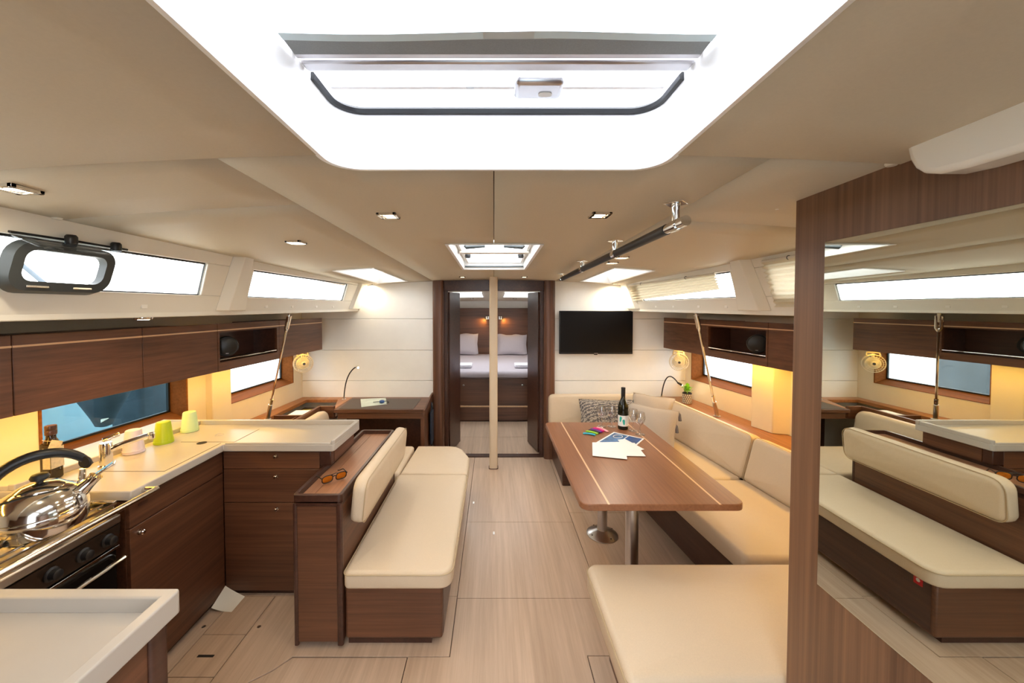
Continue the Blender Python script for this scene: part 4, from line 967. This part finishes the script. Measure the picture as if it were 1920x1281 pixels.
# ---- chainplate tie rods
def tie(b, tp_, label):
    b, tp_ = Vector(b), Vector(tp_); d = (tp_-b).normalized()
    t = thing('tie_rod', label, 'tie rod', b, 'steel rigging tie rods')
    L_ = (tp_-b).length
    MB().tube([b, b+d*.16, b+d*.165], [.017, .0165, .011], 12).build('sleeve', 'steel', t)
    MB().tube([b+d*.16, b+d*.215], .0135, 8).build('lock_nut', 'chrome', t)
    MB().tube([b+d*.15, tp_-d*.06], .0085, 10).build('rod', 'polished', t)
    s = d.cross(Vector((0, 1, 0))).normalized(); w = Vector((0, 1, 0))
    fk = MB()
    for k in (-1, 1): fk.tube([tp_-d*.085+w*.0, tp_-d*.055+w*(.017*k), tp_+d*.055+w*(.017*k)], [.011, .0105, .0105], 8)
    fk.build('fork', 'chrome', t)
    MB().tube([tp_+d*.025-w*.024, tp_+d*.025+w*.024], .007, 8).build('pin', 'chrome', t)
    MB().tube([tp_+d*.0, tp_+d*.08], [.008, .012], 8).build('tang', 'steel', t)
    MB().lathe([(.03, 0), (.03, .003), (.02, .006)], b-Vector((0, 0, .001)), 16).build('deck_ring', 'steel', t)
tie((-1.955, 3.20, .652), (-1.60, 2.90, 1.505), 'steel tie rod rising in front of the galley side lockers')
tie((1.972, 3.275, .659), (1.615, 2.96, 1.505), 'steel tie rod rising in front of the dining side lockers')

# ---- cabin fans
def fan(c, yaw, label, flip=1):
    c = Vector(c); t = thing('cabin_fan', label, 'fan', c-Vector((0, 0, .09)), 'white cabin fans under the lockers')
    mt = (Matrix.Rotation(yaw, 3, 'Z') @ Matrix.Rotation(PI/2, 3, 'X'))     # axis points along the yawed -y
    loc = lambda v: c+mt @ Vector(v)
    cg = MB()
    for r_, z in ((.088, 0), (.086, .018), (.066, .03), (.045, .036), (.088, -.018)):
        cg.tube([loc((r_*math.cos(2*PI*k/28), r_*math.sin(2*PI*k/28), z)) for k in range(28)], .0022, 5, closed=True)
    for k in range(24):
        a = 2*PI*k/24; cg.tube([loc((r_*math.cos(a), r_*math.sin(a), z)) for r_, z in ((.024, .037), (.066, .030), (.086, .018), (.088, 0), (.086, -.02))], .0013, 4)
    cg.build('cage', 'fan_white', t)
    MB().lathe([(.026, .030), (.026, .037), (.018, .040)], c, 20, mat=mt).build('hub', 'fan_white', t)
    MB().lathe([(.013, .0395), (.012, .0415)], c, 16, mat=mt).build('hub_cap', 'bag_blue', t)
    MB().lathe([(.06, -.02), (.055, -.045), (.035, -.07), (.02, -.075)], c, 24, mat=mt).build('motor', 'fan_white', t)
    for k in range(4):
        a = PI/2*k
        def bl(u, v, a=a):
            r_ = .018+.062*u; q = a+(v-.5)*(.9+.3*u); return tuple(loc((r_*math.cos(q), r_*math.sin(q), .012*(v-.5)*2)))
        MB().grid(bl, 4, 4).build('blade', 'clear_plastic', t, smooth=80)
    MB().tube([loc((0, .05, -.055)), loc((0, .10, -.055)), Vector((loc((0, 0, -.055)).x, loc((0, 0, -.055)).y, 1.197))], [.014, .016, .016], 12).build('arm', 'fan_white', t)
    q = loc((0, 0, -.055)); MB().lathe([(.03, 0), (.032, .004), (.032, .012)], (q.x, q.y, 1.185), 18).build('mount', 'fan_white', t)
    MB().tube([loc((-.05, .075, -.03)), loc((-.045, .105, -.045)), loc((.045, .105, -.045)), loc((.05, .075, -.03))], .010, 10).build('yoke', 'fan_white', t)
fan((-1.875, 3.66, 1.065), R(38), 'white cabin fan by the chart table bulkhead corner')
fan((1.87, 3.76, 1.065), R(-20), 'white cabin fan above the potted plant')

# ---- opening port in the galley coachroof window
t = thing('opening_port', 'grey framed opening port with its clear lid swung up', 'port', (-1.49, 1.25, 1.67))
fxp = lambda z: -(1.46-.09*(z-1.58)/.28)-.03*(4-1.25)+.012
def prt(y0, y1, z0, z1, r): return [(fxp(z), y, z) for y, z in rrect(y0, y1, z0, z1, r, 6)]
o_ = prt(1.115, 1.43, 1.664, 1.832, .055); i_ = prt(1.152, 1.393, 1.702, 1.80, .03); n = len(o_)
vs = o_+i_+[(x+.03, y, z) for x, y, z in i_]+[(x+.03, y*1.0, z) for x, y, z in prt(1.123, 1.422, 1.672, 1.824, .05)]
MB().add(vs, [(a*n+i, a*n+(i+1) % n, ((a+1) % 4)*n+(i+1) % n, ((a+1) % 4)*n+i) for a in range(4) for i in range(n)]).build('frame', 'grey_rubber', t, smooth=40)
for y in (1.17, 1.30):
    MB().box(fxp(1.685)+.028, fxp(1.685)+.036, y, y+.06, 1.682, 1.690).build('catch', 'chrome', t, bevel=.002)
lm = MB().grid(lambda u, v: (-1.445+.115*v, 1.12+.36*u, 1.842-.038*v-.012*(2*u-1)**2*v), 10, 3); lid = lm.build('lid', 'clear_plastic', t)
lid.modifiers.new('thick', 'SOLIDIFY').thickness = .006
MB().tube([(-1.447, 1.12, 1.846), (-1.445, 1.3, 1.848), (-1.447, 1.48, 1.846)], .004, 6).build('lid_edge', 'black_plastic', t)
for y in (1.27, 1.42): MB().lathe([(.014, -.014), (.016, -.008), (.016, .012), (.012, .018)], (-1.43, y, 1.846), 14).build('hinge', 'black_plastic', t)
MB().lathe([(.010, -.006), (.014, -.002), (.014, .006)], (-1.43, 1.23, zc(1.43, 1.23)-.004), 12).build('hold_button', 'gelcoat', t)
# valance rods along the tops of the galley side windows
for y0, y1, nm in ((1.50, 2.0, 'slim cream curtain rail over the window by the opening port'), (2.26, 3.78, 'slim cream curtain rail over the chart table side window')):
    MB().tube([(-1.385-.03*(4-y), y, 1.849) for y in (y0, (y0+y1)/2, y1)], .006, 8).build('curtain_rail', 'pale_panel', label=nm, cat='curtain rail')

# ---- pleated blinds on the starboard coachroof windows
def pleat(y0, y1, zt, zb0, zb1, n, label):
    sk = lambda p: (p[0]+.05*(4-p[1]), p[1], p[2])
    fx = lambda z: 1.46-.09*(z-1.58)/.28
    t = thing('pleated_blind', label, 'blind', sk((fx(1.7), (y0+y1)/2, min(zb0, zb1))))
    def f(u, v):
        y = y0+(y1-y0)*u; zb = zb0+(zb1-zb0)*u; z = zt+(zb-zt)*v
        k = v*n; tri = abs((k % 1)-.5)*2
        return sk((fx(z)-.006-.016*tri, y+(.006*math.sin(k*7)), z))
    MB().grid(f, 10, n*2).build('cloth', 'blind_cloth', t, smooth=20)
    MB().tube([sk((fx(zt)-.014, y0, zt+.006)), sk((fx(zt)-.014, y1, zt+.006))], .008, 8).build('head_rail', 'gelcoat', t)
    for y in (y0+(y1-y0)*.25, y0+(y1-y0)*.8):
        MB().tube([sk((fx(zt)-.014+.010*math.cos(q), y, zt+.006+.010*math.sin(q))) for q in [k*PI/6 for k in range(12)]], .002, 5, closed=True).build('clip', 'grey_rubber', t)
pleat(2.44, 3.80, 1.832, 1.735, 1.685, 6, 'half drawn cream pleated blind on the window above the television side locker')
pleat(1.18, 2.03, 1.86, 1.62, 1.62, 9, 'fully drawn cream pleated blind next to the mirror partition')

# ---- items at the chart table
sheet_of([(676, 748.5), (723, 746.5), (726, 758), (677.5, 763.5)], .6525, 'map_leaflet', 'map_print', 'printed map leaflet on the dark leather writing pad')
p = PZ(716, 756, .6545); t = thing('key_float', 'small blue key float with black cord on the leaflet', 'key float', p)
MB().lathe([(.012, 0), (.024, .006), (.027, .016), (.022, .026), (.01, .030)], p+Vector((.0, 0, .0005)), 18).build('float', 'navy', t)
MB().tube(bez([p+Vector(v) for v in ((.0, 0, .02), (.06, .05, .012), (.09, .0, .006), (.05, -.02, .005))], 12), .004, 6).build('cord', 'black_plastic', t)
MB().tube([p+Vector((-.02, .0, .015)), p+Vector((-.09, .01, .006))], .004, 6).build('clip', 'grey_rubber', t)
rnd = random.Random(5)
for k, (x, y, w, h, rz, mt, lb) in enumerate(((-1.895, 3.73, .10, .16, .1, 'yellow_print', 'yellow green booklet in the chart table tray'), (-1.775, 3.74, .10, .16, -.1, 'label_cream', 'cream booklet in the chart table tray'), (-1.665, 3.76, .09, .18, .05, 'navy', 'dark blue booklet in the chart table tray'), (-1.80, 3.46, .16, .15, .05, 'paper', 'white paper pad on top in the chart table tray'))):
    z = .5605+(0 if k < 3 else .065)
    mt_ = Matrix.Translation((x, y, z)) @ Matrix.Rotation(rz, 4, 'Z') @ Matrix.Rotation(0, 4, 'X')
    t = thing('booklet', lb, 'booklet', (x, y, z), 'booklets in the chart table tray')
    MB().box(-w/2, w/2, -h/2, h/2, .001, .010).xf(mt_).build('pages', 'paper', t, smooth=0)
    MB().box(-w/2-.002, w/2+.002, -h/2-.002, h/2+.002, .010, .0115).xf(mt_).build('cover', mt, t, smooth=0)
if True:
    MB().box(-1.90, -1.72, 3.375, 3.53, .561, .624).build('tray_box', 'label_cream', label='cream card box under the white paper pad', cat='box', bevel=.002)
for k, (x, y, lb) in enumerate(((-1.87, 3.05, 'black handset in the front shelf tray'), (-1.84, 3.20, 'small dark gadget beside the handset in shelf tray'))):
    t = thing('handset', lb, 'handset', (x, y, .561)); mt_ = Matrix.Translation((x, y, .561)) @ Matrix.Rotation(.5-k, 4, 'Z')
    MB().box(-.03, .03, -.065, .065, 0, .06).xf(mt_).build('case', 'black_plastic', t, bevel=.008)
    MB().box(-.02, .02, 0, .05, .06, .061).xf(mt_).build('display', 'brushed', t, smooth=0)
p = PY(812, 800, 3.86); t = thing('hanging_pouch', 'slim dark blue pouch hanging beside the chart table end', 'pouch', (-.642, 3.80, .22))
MB().box(-.648, -.628, 3.74, 3.88, .22, .56).build('bag', 'bag_blue', t, bevel=.012, seg=3)
MB().tube([(-.636, 3.76, .55), (-.640, 3.81, .64), (-.636, 3.86, .55)], .005, 6).build('strap', 'bag_blue', t)

# ---- sunglasses on the console
p = Vector((-.825, 1.905, .7175)); mt_ = Matrix.Translation(p) @ Matrix.Rotation(R(40), 4, 'Z')
t = thing('sunglasses', 'black sunglasses with amber mirrored lenses on the console', 'sunglasses', p)
fr = MB()
for s in (-1, 1):
    out = [tuple(mt_ @ Vector((s*.034+.026*math.copysign(abs(math.cos(q))**.7, math.cos(q)), -.006-.012*math.sin(q)*.6, .026+.021*math.copysign(abs(math.sin(q))**.8, math.sin(q))))) for q in [k*PI/12 for k in range(24)]]
    fr.tube(out, .0026, 6, closed=True)
    MB().add([mt_ @ Vector((s*.034, -.009, .026))]+[Vector(q) for q in out], [(0, 1+k, 1+(k+1) % 24) for k in range(24)]).build('lens', 'amber_lens', t, smooth=80)
    MB().tube([mt_ @ Vector(v) for v in ((s*.062, -.012, .036), (s*.066, .06, .030), (s*.060, .115, .004), (s*.058, .125, .003))], .0026, 6).build('temple', 'black_plastic', t)
fr.tube([mt_ @ Vector(v) for v in ((-.010, -.010, .034), (0, -.012, .037), (.010, -.010, .034))], .0026, 6)
fr.tube([mt_ @ Vector(v) for v in ((-.024, -.016, .047), (0, -.017, .050), (.024, -.016, .047))], .0020, 6)
fr.build('frame', 'black_plastic', t)

# ================================================================== BED CABIN
by = 5.27
t = thing('double_bed', 'walnut based double bed with white sheet in the forward cabin', 'bed', (0, 6.3, 0))
MB().box(-1.3, 1.3, by, 7.29, 0, .60).build('base', 'edge_wood', t, smooth=0)
for a, b in ((-.74, -.003), (.003, .74)):
    d = MB().box(a, b, by-.018, by, .235, .60).build('locker_door', 'walnut_x', t, bevel=.003)
    knob((-.43 if a < 0 else .405, by-.018, .515), '-y', d, .012)
MB().box(-1.3, 1.3, by-.03, by, .205, .225).build('step_trim', 'inlay', t, bevel=.003)
MB().box(-1.3, 1.3, by-.012, by, .01, .20).build('kick_panel', 'walnut_x', t, bevel=.003)
MB().box(-1.3, 1.3, by-.02, by+.04, .60, .625).build('edge_board', 'edge_wood', t, bevel=.004)
mt = MB().pad(refine(rrect(-1.28, 1.28, by+.005, 7.28, .06, 4), .3), .60, .705, .05, .02)
mt.build('mattress', 'bedding', t, smooth=70)
def bedpillow(x, y, w, h, rz, label):
    t = thing('bed_pillow', label, 'pillow', (x, y, .72), 'white pillows on the double bed')
    mt = Matrix.Translation((x, y, .72)) @ Matrix.Rotation(rz, 4, 'Z') @ Matrix.Rotation(R(-28), 4, 'X')
    for sg, nm in ((-1, 'front'), (1, 'back')):
        def f(u, v):
            a, b = 2*u-1, 2*v-1; e = max(0, (1-a*a)*(1-b*b))**.4; q = 1-.06*(1-abs(a*b))*max(abs(a), abs(b))**3
            return tuple(mt @ Vector((a*w/2*q, sg*.08*e, (b*h/2)*q+h/2+.012*math.sin(6*a)*(1 if b > .9 else 0))))
        MB().grid(f, 14, 14).build(nm, 'bedding', t, smooth=80)
bedpillow(-.62, 7.02, .66, .44, R(4), 'white bed pillow on the chart table side of the bed')
bedpillow(.34, 7.04, .58, .42, R(-3), 'white bed pillow in the middle of the bed')
bedpillow(.95, 7.00, .60, .42, R(-6), 'white bed pillow furthest to the television side')
for s, x in ((-1, -.52), (1, .50)):
    t = thing('folded_towel', 'white folded towels on the bed, %s side' % ('chart table' if s < 0 else 'television'), 'towel', (x, 5.62, .72))
    for k in range(2): MB().box(x-.19, x+.19, 5.50, 5.74, .722+.022*k, .742+.022*k).build('fold', 'towel', t, bevel=.009, seg=3)
    MB().lathe([(.06, -.10), (.068, -.09), (.068, .09), (.06, .10)], (x+s*.16, 5.66, .835), 18, 'y').build('rolled_towel', 'towel', t)
for s in (-1, 1):
    x = s*.125; t = thing('headboard_lamp', 'small amber reading lamp on the headboard, %s side' % ('chart table' if s < 0 else 'television'), 'lamp', (x, 7.28, 1.40))
    MB().box(x-.03, x+.03, 7.285, 7.30, 1.38, 1.44).build('plate', 'steel', t, bevel=.003)
    MB().tube([(x, 7.285, 1.42), (x, 7.25, 1.43), (x+s*.02, 7.23, 1.42)], .010, 8).build('arm', 'steel', t)
    MB().lathe([(.018, .0), (.028, -.05), (.026, -.05), (.012, -.01)], (x+s*.02, 7.225, 1.44), 14).build('shade', 'steel', t)
    MB().lathe([(.016, -.03), (.018, -.045), (.010, -.052)], (x+s*.02, 7.225, 1.44), 12).build('bulb', 'amber_glow', t)
    spot('headboard_lamp_light', (x+s*.05, 7.22, 1.38), 4.5, 130, .9, col=(1, .55, .12, 1), rot=(R(50), 0, -s*R(40)))

# ================================================================== OUTSIDE
t = thing('neighbour_hull', 'pale hull of the yacht moored alongside, seen through the galley window', 'boat', (-6, 2.0, -1))
MB().prism([(-5.2, -1), (-5.0, -.4), (-5.05, 1.75), (-7, 1.75), (-7, -1)], -2, 5.2, 'y').build('hull', 'hull_outside', t, smooth=0)
t = thing('covered_dinghy', 'dark grey covered dinghy bow hanging at the neighbouring hull', 'boat', (-3.6, 3.4, .46))
pf = [(.03, 0), (.06, .012), (.085, .08), (.14, .20), (.19, .30), (.215, .42), (.22, .8), (.05, .9)]
MB().lathe(pf, (-3.6, 3.42, .52), 28).build('cover', 'cover_outside', t)
MB().lathe([(.035, -.004), (.035, .0), (.015, .004)], (-3.6+.06, 3.42-.06, .605), 3, mat=(Matrix.Rotation(R(45), 3, 'Z') @ Matrix.Rotation(R(75), 3, 'X'))).build('patch', 'gelcoat', t)
MB().tube([(-3.6, 3.42, 1.40), (-4.3, 3.42, 2.0), (-5.1, 3.42, 1.771)], .02, 8).build('hanging_line', 'cover_outside', t)
MB().prism(rrect(-4.1, -3.75, 3.95, 4.75, .05, 3), -1, 1.4).build('mooring_pile', 'cover_outside', label='dark streaked mooring pile beyond the galley window', cat='pile')
tag(MB().box(-40, 40, -40, 40, -1.05, -1.0).build('water', 'water', smooth=0), 'grey harbour water around the yacht', 'water', kind='stuff')
